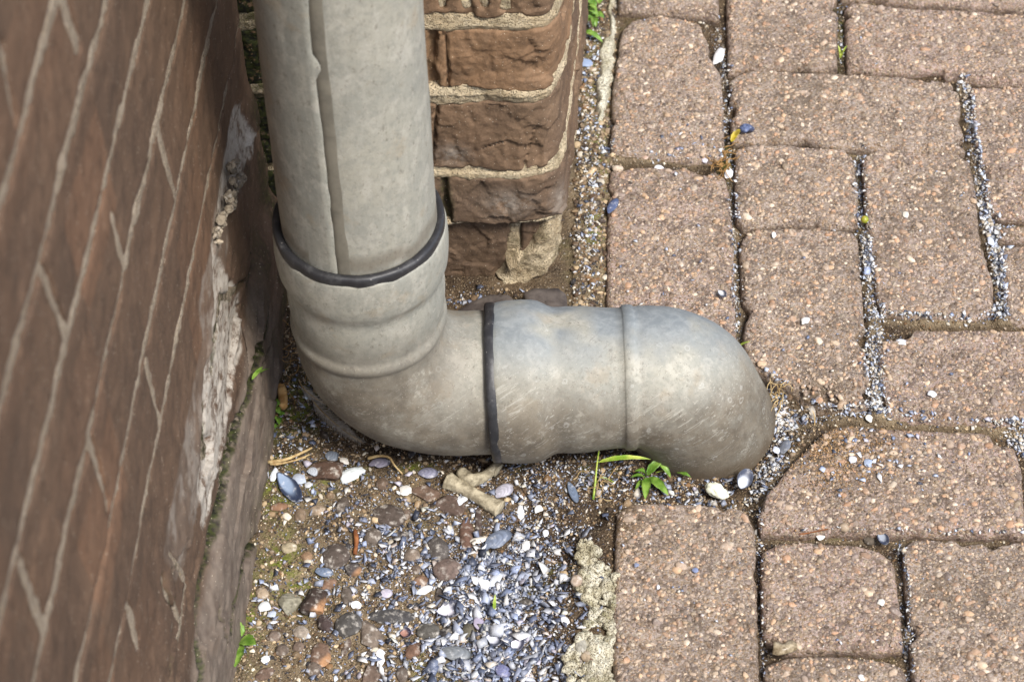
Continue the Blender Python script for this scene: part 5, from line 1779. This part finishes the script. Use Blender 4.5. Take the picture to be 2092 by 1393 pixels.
along([(1548, 1050), (1552, 1200), (1558, 1400)], 120, 3, .0005, .0014)
along([(1556, 1330), (1850, 1336)], 120, 4, .0005, .0016)
along([(1495, 290), (1750, 304), (1980, 315)], 130, 4, .0005, .0014)
along([(1505, 462), (1750, 463)], 90, 4, .0005, .0014)
along([(1716, 0), (1718, 140)], 60, 4, .0005, .0016)
along([(1262, 28), (1450, 42)], 120, 5, .0006, .0022)
along([(2030, 490), (2092, 496)], 120, 4, .0005, .0016)
S_ = np.concatenate(pts_sh)
W2 = at_many(S_[:, :2], -.014)
palem = np.zeros(len(S_), bool)
for a_, n__ in PALE:
    palem[a_:a_ + n__] = True
ok = clear_of(W2[:, :2])
S_, W2 = S_[ok], W2[ok]
edge_in = np.full(len(W2), -1.0)
for pl in PW.values():
    edge_in = np.maximum(edge_in, -sdf(W2[:, :2], pl))
W2[:, 2] = np.where(edge_in > .0004, -.0042 * np.exp(-edge_in / .0016) + .0004, gh(W2)) + S_[:, 2] * rng.uniform(.1, .9, len(S_)) + .0006
n_ = len(S_)
wts = np.array([1.3, 1.3, 1.1, 1.0, .9, .6, 1.3, 1.0, .4, .35, .4, 1, 1.2, 1.0])
cols = SHC[rng.choice(len(SHC), n_, p=wts / wts.sum())] * rng.uniform(.45, 1.1, (n_, 1))
pm = palem[ok] & (rng.uniform(0, 1, n_) < .62)
JC = np.array([srgb(*q) for q in [(222, 216, 204), (196, 184, 164), (230, 228, 222), (176, 160, 136), (206, 210, 218), (190, 200, 216)]])
cols[pm] = JC[rng.integers(0, len(JC), pm.sum())] * rng.uniform(.7, 1.05, (pm.sum(), 1))
sets = [flakes(W2, S_[:, 2] * 1.15, np.clip(cols, 0, .64), .42)]
# a few lie on top of the pavers
pts_sh.clear()
gauss(1770, 940, 75, 40, 260, .0005, .0022)
gauss(1400, 1180, 90, 120, 60, .0005, .0016)
gauss(1380, 520, 70, 140, 150, .0004, .0014)
gauss(1850, 780, 150, 60, 90, .0004, .0014)
gauss(1640, 700, 70, 90, 50, .0004, .0014)
gauss(1900, 500, 80, 80, 40, .0004, .0012)
gauss(1800, 1100, 200, 200, 60, .0004, .0014)
gauss(1400, 300, 60, 20, 70, .0005, .0018)
gauss(1790, 690, 24, 30, 120, .0005, .0018)
gauss(1800, 850, 60, 12, 220, .0005, .0018)
pts_sh.append(np.column_stack([rng.uniform(1260, 2090, 170), rng.uniform(20, 1390, 170), rng.uniform(.0004, .0013, 170)]))
T_ = np.concatenate(pts_sh)
W3_ = at_many(T_[:, :2], 0.0)
on = paver_top(W3_[:, :2])
T_, W3_ = T_[on], W3_[on]
W3_[:, 2] = .0012 + T_[:, 2] * .3
n_ = len(T_)
cols = SHC[rng.choice(len(SHC), n_, p=wts / wts.sum())] * rng.uniform(.8, 1.1, (n_, 1))
sets.append(flakes(W3_, T_[:, 2] * 1.1, np.clip(cols, 0, .66), .15))
v, f, c = cat_sets(sets)
o = mk('shell_litter', v, f, SHELL, attrs={'Col': c}, smooth=False)
tag(o, 'crushed blue and white mussel shell grit strewn over the ground and joints', None, None, 'stuff')

# stony grit
GP2 = []


def scat(poly, n, s0, s1, z=-.014):
    poly = np.array(poly, float)
    lo, hi = poly.min(0), poly.max(0)
    p = rng.uniform(lo, hi, (n * 2, 2))
    p = p[inpoly(p, poly)][:n]
    w_ = at_many(p, z)
    s_ = np.exp(rng.uniform(math.log(s0), math.log(s1), len(p)))
    GP2.append(np.column_stack([w_, s_]))


bedpoly = [(440, 1420), (480, 1200), (530, 900), (560, 600), (900, 590), (1180, 600), (1250, 690), (1240, 920), (1600, 790), (1700, 860), (1560, 1000), (1545, 1050), (1240, 1040), (1180, 1100), (1165, 1420)]
scat(bedpoly, 15000, .00035, .0011)
scat(bedpoly, 2600, .0009, .0019)
scat(bedpoly, 190, .0018, .0036)
scat([(1180, -30), (1262, -30), (1245, 700), (1170, 640)], 2600, .0004, .0020, -.006)
scat([(1180, -30), (1262, -30), (1245, 700), (1170, 640)], 160, .0018, .0036, -.006)
scat([(1240, -30), (2150, -30), (2150, 1420), (1240, 1420)], 26000, .00035, .0013, -.010)
G_ = np.concatenate(GP2)
ok = clear_of(G_[:, :2])
G_ = G_[ok]
G_[:, 2] = gh(G_[:, :2]) + G_[:, 3] * .1
n_ = len(G_)
sc = G_[:, 3:4] * rng.uniform(.6, 1.3, (n_, 3))
cols = GRC[rng.integers(0, len(GRC), n_)] * rng.uniform(.6, 1.15, (n_, 1))
big = G_[:, 3] > .0012
sets = [blobs(G_[~big, :3], sc[~big], cols[~big], .8, 0, .2), blobs(G_[big, :3], sc[big] * np.array([1.2, 1, .7]), cols[big], .3, 1, .10)]
# orange sand spilled on the cut paving stone
n_ = 2600
p = np.column_stack([rng.normal(1712, 52, n_), rng.normal(922, 46, n_)])
w_ = at_many(p, 0)
on = sdf(w_[:, :2], PW['M']) < -.002
w_ = w_[on]
w_[:, 2] = .0006
s_ = rng.uniform(.0003, .0009, (len(w_), 1)) * rng.uniform(.7, 1.2, (len(w_), 3))
oc = np.array([srgb(*c) for c in [(156, 122, 82), (134, 104, 70), (92, 76, 58), (176, 146, 106), (70, 60, 50)]])
sets.append(blobs(w_, s_, oc[rng.integers(0, 5, len(w_))], .8, 0, .2))
v, f, c = cat_sets(sets)
o = mk('grit', v, f, GRAIN, attrs={'Col': c})
tag(o, 'brown and tan grit and small gravel in the bed and the joints', None, None, 'stuff')

# ------------------------------------------------------------------ bits and pieces
def tube(pts_, r0, r1, n=10, sub=6, seed=0, wob=0.0, flat=1.0):
    P = np.array(pts_, float)
    # catmull-rom
    Q = np.concatenate([[2 * P[0] - P[1]], P, [2 * P[-1] - P[-2]]])
    out = []
    for i in range(1, len(Q) - 2):
        for k in range(sub):
            t = k / sub
            a, b, c_, d = Q[i - 1], Q[i], Q[i + 1], Q[i + 2]
            out.append(.5 * ((2 * b) + (-a + c_) * t + (2 * a - 5 * b + 4 * c_ - d) * t * t + (-a + 3 * b - 3 * c_ + d) * t ** 3))
    out.append(P[-1])
    out = np.array(out)
    V, Fq = sweep(out, np.linspace(r0, r1, len(out)), n)
    if wob:
        V = V + wob * np.stack([fbm(V, 160, 3, seed), fbm(V, 160, 3, seed + 1), fbm(V, 160, 3, seed + 2)], 1)
    # end caps
    nn = len(V)
    V = np.concatenate([V, [out[0]], [out[-1]]])
    L = len(out)
    c1 = np.array([[nn, (k + 1) % n, k] for k in range(n)])
    c2 = np.array([[nn + 1, (L - 1) * n + k, (L - 1) * n + (k + 1) % n] for k in range(n)])
    return V, [Fq, np.concatenate([c1, c2])]


def join(parts):
    V, fa, o_ = [], [], 0
    for v, fs in parts:
        V.append(v)
        for f_ in fs:
            fa.append(f_ + o_)
        o_ += len(v)
    return np.concatenate(V), fa


def g3(px, py, dz=0.0, base=None):
    c = at(px, py, -.014)
    z = (gh(np.array([c[:2]]))[0] if base is None else base) + dz
    return at(px, py, z)


def bone():
    b0 = empty('bone', g3(968, 1010, 0))
    a, b = g3(915, 982, .005), g3(1022, 1040, .005)
    pts_ = [a, a + (b - a) * .12, a + (b - a) * .4, a + (b - a) * .75, b]
    n = 28
    P = np.array([a + (b - a) * t for t in np.linspace(0, 1, 40)])
    rr = np.interp(np.linspace(0, 1, 40), [0, .1, .3, .7, .9, 1], [.0072, .0062, .0052, .0054, .0066, .0072])
    V, Fq = sweep(P, rr, n)
    V = V + .0009 * np.stack([fbm(V, 90, 4, 1), fbm(V, 110, 4, 2), fbm(V, 110, 4, 3)], 1)
    # ragged open end + hollow
    Vi, Fi = sweep(P[:14], rr[:14] * .62, n)
    o_ = len(V)
    e1, e2 = np.arange(n), (np.arange(n) + 1) % n
    Fr = np.stack([e1, e2, e2 + o_, e1 + o_], 1)[:, ::-1]
    nn = o_ + len(Vi)
    cap = np.array([[nn, (39) * n + k, 39 * n + (k + 1) % n] for k in range(n)])
    VV = np.concatenate([V, Vi, [P[-1] + (b - a) * .02]])
    m_ = mk('shaft', VV, [Fq, Fi[:, ::-1] + o_, Fr, cap], BONE, b0)
    tag(b0, 'old hollow bone with a ragged open end lying below the pipe', 'bone')


bone()
V, fs = join([tube([g3(943, 968, .004), g3(960, 980, .006), g3(982, 976, .006), g3(1000, 966, .006)], .0060, .0036, 12, 6, 3, .0010),
              tube([g3(1000, 966, .006), g3(1012, 958, .006), g3(1020, 962, .005)], .0040, .0058, 12, 6, 5, .0012)])
o = mk('bone_fragment', V, fs, BONE, origin=g3(970, 975))
tag(o, 'cream knuckle shaped bone fragment between hollow bone and pipe', 'bone')

# nail
V, fs = join([tube([g3(726, 1083, .003), g3(727, 1105, .004), g3(726, 1132, .003)], .0020, .0016, 8, 5, 2, .0006)])
o = mk('rusty_nail', V, fs, RUST, origin=g3(726, 1105))
tag(o, 'rusty nail lying upright in the gravel bed', 'nail')
# rusty needle in the joint
V, fs = tube([g3(1606, 1087, .006), g3(1640, 1090, .008), g3(1692, 1080, .012)], .0007, .0005, 6, 5, 2)
o = mk('pine_needle', V, fs, RUST, origin=g3(1640, 1089))
tag(o, 'rust coloured needle in the joint below the diagonally cut stone', 'needle')
# cork like stick
V, fs = tube([g3(574, 788, .005), g3(577, 808, .005), g3(579, 832, .005)], .0038, .0036, 12, 5, 5, .0012)
o = mk('wood_chip', V, fs, m_simple('wood', srgb(172, 128, 74), .8, .2, srgb(196, 158, 104), 140, .001), origin=g3(577, 808))
tag(o, 'short tan piece of wood behind the lower bend of the pipe', 'wood chip')
# straw
V, fs = join([tube([g3(548, 944, .006), g3(585, 938, .008), g3(622, 922, .009), g3(638, 914, .010)], .0016, .0008, 6, 5, 1), tube([g3(552, 948, .005), g3(590, 944, .007), g3(634, 928, .006)], .0012, .0005, 6, 5, 2), tube([g3(560, 950, .005), g3(600, 941, .009), g3(625, 934, .007)], .0010, .0005, 6, 5, 3)])
o = mk('straw', V, fs, DRY, origin=g3(590, 940))
tag(o, 'frayed pale straw above the upturned mussel half', 'straw')
V, fs = join([tube([g3(752, 936, .006), g3(775, 931, .009), g3(795, 934, .010), g3(806, 950, .007), g3(822, 968, .003)], .0014, .0006, 6, 6, 1)])
o = mk('dry_stalk', V, fs, DRY, origin=g3(790, 940))
tag(o, 'curved brown dry stalk arching over the purple grey shell', 'stalk')
# roots
def tangle(cx, cy, sx, sy, n, base, mat, name, lab, cat, r0=.0005, seed=1, z=.004):
    r = np.random.default_rng(seed)
    parts = []
    for _ in range(n):
        p = np.array([cx + r.normal(0, sx), cy + r.normal(0, sy)])
        pts_ = []
        d = r.uniform(0, 2 * np.pi)
        for k in range(5):
            pts_.append(g3(p[0], p[1], z + abs(r.normal(0, .002)), base))
            d += r.normal(0, .7)
            p = p + 9 * np.array([math.cos(d), math.sin(d)])
        parts.append(tube(pts_, r0, r0 * .6, 5, 4))
    V, fs = join(parts)
    o = mk(name, V, fs, mat, origin=g3(cx, cy, 0, base))
    tag(o, lab, cat)


tangle(1481, 330, 8, 16, 26, -.006, ROOT, 'dry_roots', 'tangle of brown dry roots where four paving stones meet', 'roots', seed=3)
tangle(1592, 806, 8, 14, 14, -.008, DRY, 'dry_roots', 'pale stringy roots at the right shoulder of the pipe outlet', 'roots', seed=4, z=.007)
tangle(600, 730, 14, 50, 22, -.014, ROOT, 'dry_roots', 'fine dark roots hanging between wall foot and pipe', 'roots', .0004, seed=5, z=.010)
tangle(1225, 1000, 24, 12, 9, -.013, DRY, 'dry_roots', 'thin dry rootlets in the soil left of the leafy weed', 'roots', .0004, seed=6, z=.004)


# feathers
def feather(base, tip, bend, wid, lab, seed=0):
    r = np.random.default_rng(seed)
    a, b = np.array(base), np.array(tip)
    root = empty('feather', a)
    t = np.linspace(0, 1, 30)
    side = np.cross(b - a, [0, 0, 1.0])
    side /= np.linalg.norm(side)
    Pq = a + (b - a) * t[:, None] + side * (bend * 4 * t * (1 - t))[:, None] + np.array([0, 0, 1.0]) * (.004 * np.sin(t * 3.1))[:, None]
    V, Fq = sweep(Pq, np.linspace(.0007, .0002, 30), 6)
    mk('quill', V, Fq, DRY, root)
    parts = []
    L = np.linalg.norm(b - a)
    for s_ in (-1, 1):
        for k in range(70):
            u = .18 + .8 * k / 70
            p = np.array([np.interp(u, t, Pq[:, q]) for q in range(3)])
            d = (b - a) / L
            w_ = wid * math.sin(min(1, u * 1.15) * 2.8) ** .6 * r.uniform(.75, 1.1)
            e = p + side * s_ * w_ + d * w_ * 1.1 + np.array([0, 0, r.normal(0, .0008)])
            q = d * .00045
            zt = np.array([0, 0, .00012])
            v = np.array([p - q, p + q, e, p - q - zt, p + q - zt, e - zt])
            parts.append((v, [np.array([(0, 1, 2), (5, 4, 3)])]))
    V, fs = join(parts)
    mk('vane', V, fs, FEATHER, root)
    tag(root, lab, 'feather', 'feathers beside the lower bend')


feather(g3(628, 800, .010), g3(742, 905, .010), .006, .0075, 'wide grey feather lying against the lower bend of the pipe', 1)
feather(g3(612, 778, .016), g3(668, 826, .018), .005, .0040, 'slim brown feather tip above the wide grey one', 2)
feather(g3(738, 900, .005), g3(690, 862, .012), -.003, .0045, 'small fluffy pale feather under the lower bend', 3)
feather(g3(1664, 868, .002, -.006), g3(1650, 836, .010, -.006), .002, .0028, 'small dry feather beside the crumbled paving corner', 4)


# plants
def leaf(base, tip, w_, arch=.004, fold=.25, n=12):
    a, b = np.array(base, float), np.array(tip, float)
    d = b - a
    L = np.linalg.norm(d)
    side = np.cross(d, [0, 0, 1.0])
    side /= np.linalg.norm(side) + 1e-9
    up_ = np.cross(side, d / L)
    V = []
    for i in range(n + 1):
        t = i / n
        c = a + d * t + up_ * arch * 4 * t * (1 - t)
        ww = w_ * (math.sin(math.pi * min(1, t ** .8)) ** .75 + .06 * (1 - t)) * (1 + .08 * math.sin(i * 2.1))
        for s_ in (-1, -.5, 0, .5, 1):
            V.append(c + side * ww * s_ + up_ * (abs(s_) * fold * ww))
    V = np.array(V)
    nv = len(V)
    Fq = grid_faces(n + 1, 5)
    B = V - up_ * .00022
    rim = []
    for i in range(n):
        for e in (0, 4):
            p, q = i * 5 + e, (i + 1) * 5 + e
            rim.append((p, q, q + nv, p + nv))
    return np.concatenate([V, B]), [Fq, Fq[:, ::-1] + nv, np.array(rim)]


def plant(name, loc, leaves, stems, lab, mat=GREEN, smat=GREEN2, cat='weed'):
    root = empty(name, loc)
    for (a, b, w_, arch) in leaves:
        v, fs = leaf(a, b, w_, arch)
        mk('leaf', v, fs, mat, root)
    for s_ in stems:
        v, fs = tube(s_[0], s_[1], s_[2], 7, 6)
        mk('stem', v, fs, smat, root)
    tag(root, lab, cat)
    return root


cb = g3(1322, 975, .001)
plant('weed', cb, [
    (g3(1322, 975, .004), g3(1318, 1020, .006), .0036, .003),
    (g3(1325, 975, .004), g3(1366, 1012, .006), .0038, .003),
    (g3(1322, 970, .006), g3(1360, 936, .014), .0036, .003),
    (g3(1345, 945, .012), g3(1370, 976, .006), .0022, .003),
    (g3(1318, 972, .005), g3(1296, 962, .012), .0024, .004),
    (g3(1318, 975, .004), g3(1288, 975, .008), .0018, .003),
    (g3(1380, 965, .004), g3(1412, 975, .008), .0020, .003),
    (g3(1312, 980, .003), g3(1298, 1000, .005), .0016, .001)],
    [([g3(1340, 965, .003), g3(1370, 958, .008), g3(1400, 972, .006)], .0006, .0004)],
    'rosette of bright green leaves growing below the pipe outlet')
plant('grass_sprig', g3(1215, 1015, 0), [
    (g3(1222, 944, .020), g3(1330, 938, .024), .0022, .004)],
    [([g3(1212, 1020, .002), g3(1216, 985, .010), g3(1220, 945, .020), g3(1226, 905, .040)], .0010, .0005),
     ([g3(1214, 990, .006), g3(1230, 975, .006), g3(1255, 985, .004)], .0006, .0003)],
    'thin grass sprig with one long sideways blade in front of the pipe', GREEN2)
plant('seedling', g3(490, 1310, .001), [
    (g3(488, 1302, .006), g3(483, 1265, .014), .0052, .001),
    (g3(492, 1306, .006), g3(523, 1316, .014), .0056, .001),
    (g3(486, 1312, .006), g3(480, 1362, .010), .0058, .001),
    (g3(488, 1308, .005), g3(474, 1300, .010), .0026, .001)],
    [([g3(490, 1310, 0), g3(489, 1306, .004), g3(488, 1302, .007)], .0007, .0005)],
    'green three leaved seedling at the foot of the left wall', cat='seedling')
r_ = np.random.default_rng(5)
lv_ = []
for _ in range(26):
    a = (1205 + r_.normal(0, 10), 25 + r_.normal(0, 14))
    ang = r_.uniform(0, 6.28)
    b = (a[0] + 22 * math.cos(ang), a[1] + 20 * math.sin(ang))
    z = r_.uniform(.002, .022)
    lv_.append((g3(*a, z, -.008), g3(*b, z + r_.uniform(-.003, .008), -.008), r_.uniform(.0018, .0038), .003))
lv_.append((g3(1190, 64, .008, -.008), g3(1232, 88, .004, -.008), .0030, .004))
plant('weed', g3(1208, 30, 0, -.008), lv_, [([g3(1205, 40, 0, -.008), g3(1206, 20, .015, -.008)], .001, .0006)],
      'bushy bright green weed between brick pier and paving at the top')
lv_ = []
for (cx, cy, n_, sp, z0) in ((548, 545, 14, 16, .030), (560, 830, 7, 10, .004), (570, 860, 4, 8, .003), (546, 590, 7, 9, .012)):
    L_ = []
    for _ in range(n_):
        a = (cx + r_.normal(0, sp * .5), cy + r_.normal(0, sp * .9))
        ang = r_.uniform(0, 6.28)
        b = (a[0] + 15 * math.cos(ang), a[1] + 14 * math.sin(ang))
        L_.append((g3(*a, z0), g3(*b, z0 + .004), r_.uniform(.0014, .0028), .002))
    lab = {545: 'leafy sprout in the dark corner between wall and pipe socket', 830: 'small creeping weed with round leaves beside the tan wood piece', 860: 'single pair of yellow green leaves below the creeping weed', 590: 'small moss like sprout low in the corner behind the pipe'}[cy]
    plant('weed', g3(cx, cy), L_, [([g3(cx, cy + 10, 0), g3(cx, cy, z0)], .0006, .0004)], lab)
plant('grass_sprout', g3(1505, 720, 0), [(g3(1500, 716, .008), g3(1534, 697, .020), .0010, .002)], [([g3(1500, 722, 0), g3(1500, 716, .008)], .0006, .0005)], 'single grass blade poking up beside the shoulder of the outlet', GREEN2, cat='grass')
plant('grass_tuft', g3(1718, 105, 0, -.008), [(g3(1716, 120, .002, -.008), g3(1712, 92, .014, -.008), .0010, .002), (g3(1718, 120, .002, -.008), g3(1731, 93, .014, -.008), .0010, .002), (g3(1718, 118, .002, -.008), g3(1722, 104, .016, -.008), .0012, .002)], [], 'tiny grass tuft in the short joint near the top', GREEN2, cat='grass tuft')
plant('grass_sprout', g3(1010, 1225), [(g3(1010, 1248, .002), g3(1012, 1212, .014), .0012, .002)], [], 'lone short green blade in the blue chip heap', GREEN2, cat='grass')
plant('weed', g3(492, 760, .05), [(wall3(np.array([wuv((488, 775))[0]]), np.array([wuv((488, 775))[1]]), np.array([.010]))[0], wall3(np.array([wuv((495, 748))[0]]), np.array([wuv((495, 748))[1]]), np.array([.016]))[0], .0016, .001),
      (wall3(np.array([wuv((488, 770))[0]]), np.array([wuv((488, 770))[1]]), np.array([.010]))[0], wall3(np.array([wuv((508, 752))[0]]), np.array([wuv((508, 752))[1]]), np.array([.016]))[0], .0014, .001)], [], 'tiny sprig rooted in the mossy crack of the left wall')

# berry, snail, leaf
tv, tf = ICO[2]
c = at(1766, 452, -.001)
V = tv * .0034 + c + np.array([0, 0, .002])
o = mk('berry', V, tf, m_simple('berry', srgb(128, 138, 40), .4, .5, srgb(176, 150, 60), 120), origin=c)
tag(o, 'small green berry in the corner of a paving joint', 'berry')
sv, fs = [], []
c = at(1522, 273, .0005)
P_ = []
for k in range(90):
    t = k / 90 * 2.6 * 2 * math.pi
    rr = .0048 * math.exp(-.17 * t)
    P_.append(c + np.array([rr * math.cos(t), rr * math.sin(t), .0035 + .0035 * (1 - math.exp(-.17 * t))]))
V, Fq = sweep(P_, [.0036 * math.exp(-.17 * k / 90 * 2.6 * 2 * math.pi) + .0002 for k in range(90)], 16)
nn = len(V)
cap = np.array([[nn, (q + 1) % 16, q] for q in range(16)])
o = mk('snail_shell', np.concatenate([V, [P_[0]]]), [Fq, cap], m_simple('snail', srgb(44, 50, 72), .3, .5, srgb(96, 108, 140), 200), origin=c)
tag(o, 'dark blue periwinkle snail shell on the corner of a horizontal paving stone', 'snail shell')
v, fs_ = leaf(at(1494, 290, .002), at(1513, 264, .006), .0028, .002)
o = mk('fallen_leaf', v, fs_, m_simple('yellow_leaf', srgb(120, 104, 24), .5, .4, srgb(176, 156, 44), 200), origin=at(1500, 280, 0))
tag(o, 'yellow leaf scrap next to the snail shell', 'leaf')
# clear stub at the corner of the half stone
V, fs = tube([at(1580, 1325, .004), at(1600, 1326, .005), at(1620, 1318, .003)], .0046, .0042, 14, 5, 7, .0014)
o = mk('resin_stub', V, fs, m_simple('dull_glass', srgb(112, 98, 76), .3, .4, srgb(168, 154, 128), 220), origin=at(1600, 1325, 0))
tag(o, 'dull translucent stub wedged under the lower left corner of the square half stone', 'stub')
# slate pieces under the pier and behind the ring
def slab(pts_px, z0, z1, lab, seed=0, mat=DARKSLATE):
    P = at_many(pts_px, z1)[:, :2]
    if .5 * np.sum(P[:, 0] * np.roll(P[:, 1], -1) - P[:, 1] * np.roll(P[:, 0], -1)) < 0:
        P = P[::-1]
    P = shapely_round(P, .0015, .6)
    P = P + .0008 * np.column_stack([vn(P, 160, seed), vn(P, 160, seed + 1)])
    n = len(P)
    cen = P.mean(0)
    rings = [(P, z0), (P, z1 - .0012), (P + (cen - P) * .04, z1)] + [(P + (cen - P) * f_, z1) for f_ in (.25, .5, .75, .97)]
    V = np.concatenate([np.column_stack([a, np.full(n, b) + (0 if b < z1 else 1) * .0012 * fbm(a, 60, 3, seed)]) for a, b in rings])
    m_ = len(rings)
    i = np.arange(m_ - 1)[:, None] * n + np.arange(n)[None]
    j = np.arange(m_ - 1)[:, None] * n + (np.arange(n)[None] + 1) % n
    o = mk('slate_shard', V, np.stack([i.ravel(), j.ravel(), (j + n).ravel(), (i + n).ravel()], 1), mat, origin=(cen[0], cen[1], z0))
    tag(o, lab, 'slate shard')


slab([(925, 640), (960, 618), (985, 605), (1035, 600), (1050, 610), (1052, 640), (1020, 652), (930, 655)], -.03, -.004, 'dark slate shard with a dusty top tucked behind the horizontal pipe', 3)
slab([(1068, 600), (1090, 590), (1140, 588), (1158, 600), (1160, 640), (1075, 645)], -.03, .006, 'blackish broken shard at the foot of the brick pier corner', 6)

print('verts', sum(len(m_.vertices) for m_ in bpy.data.meshes))
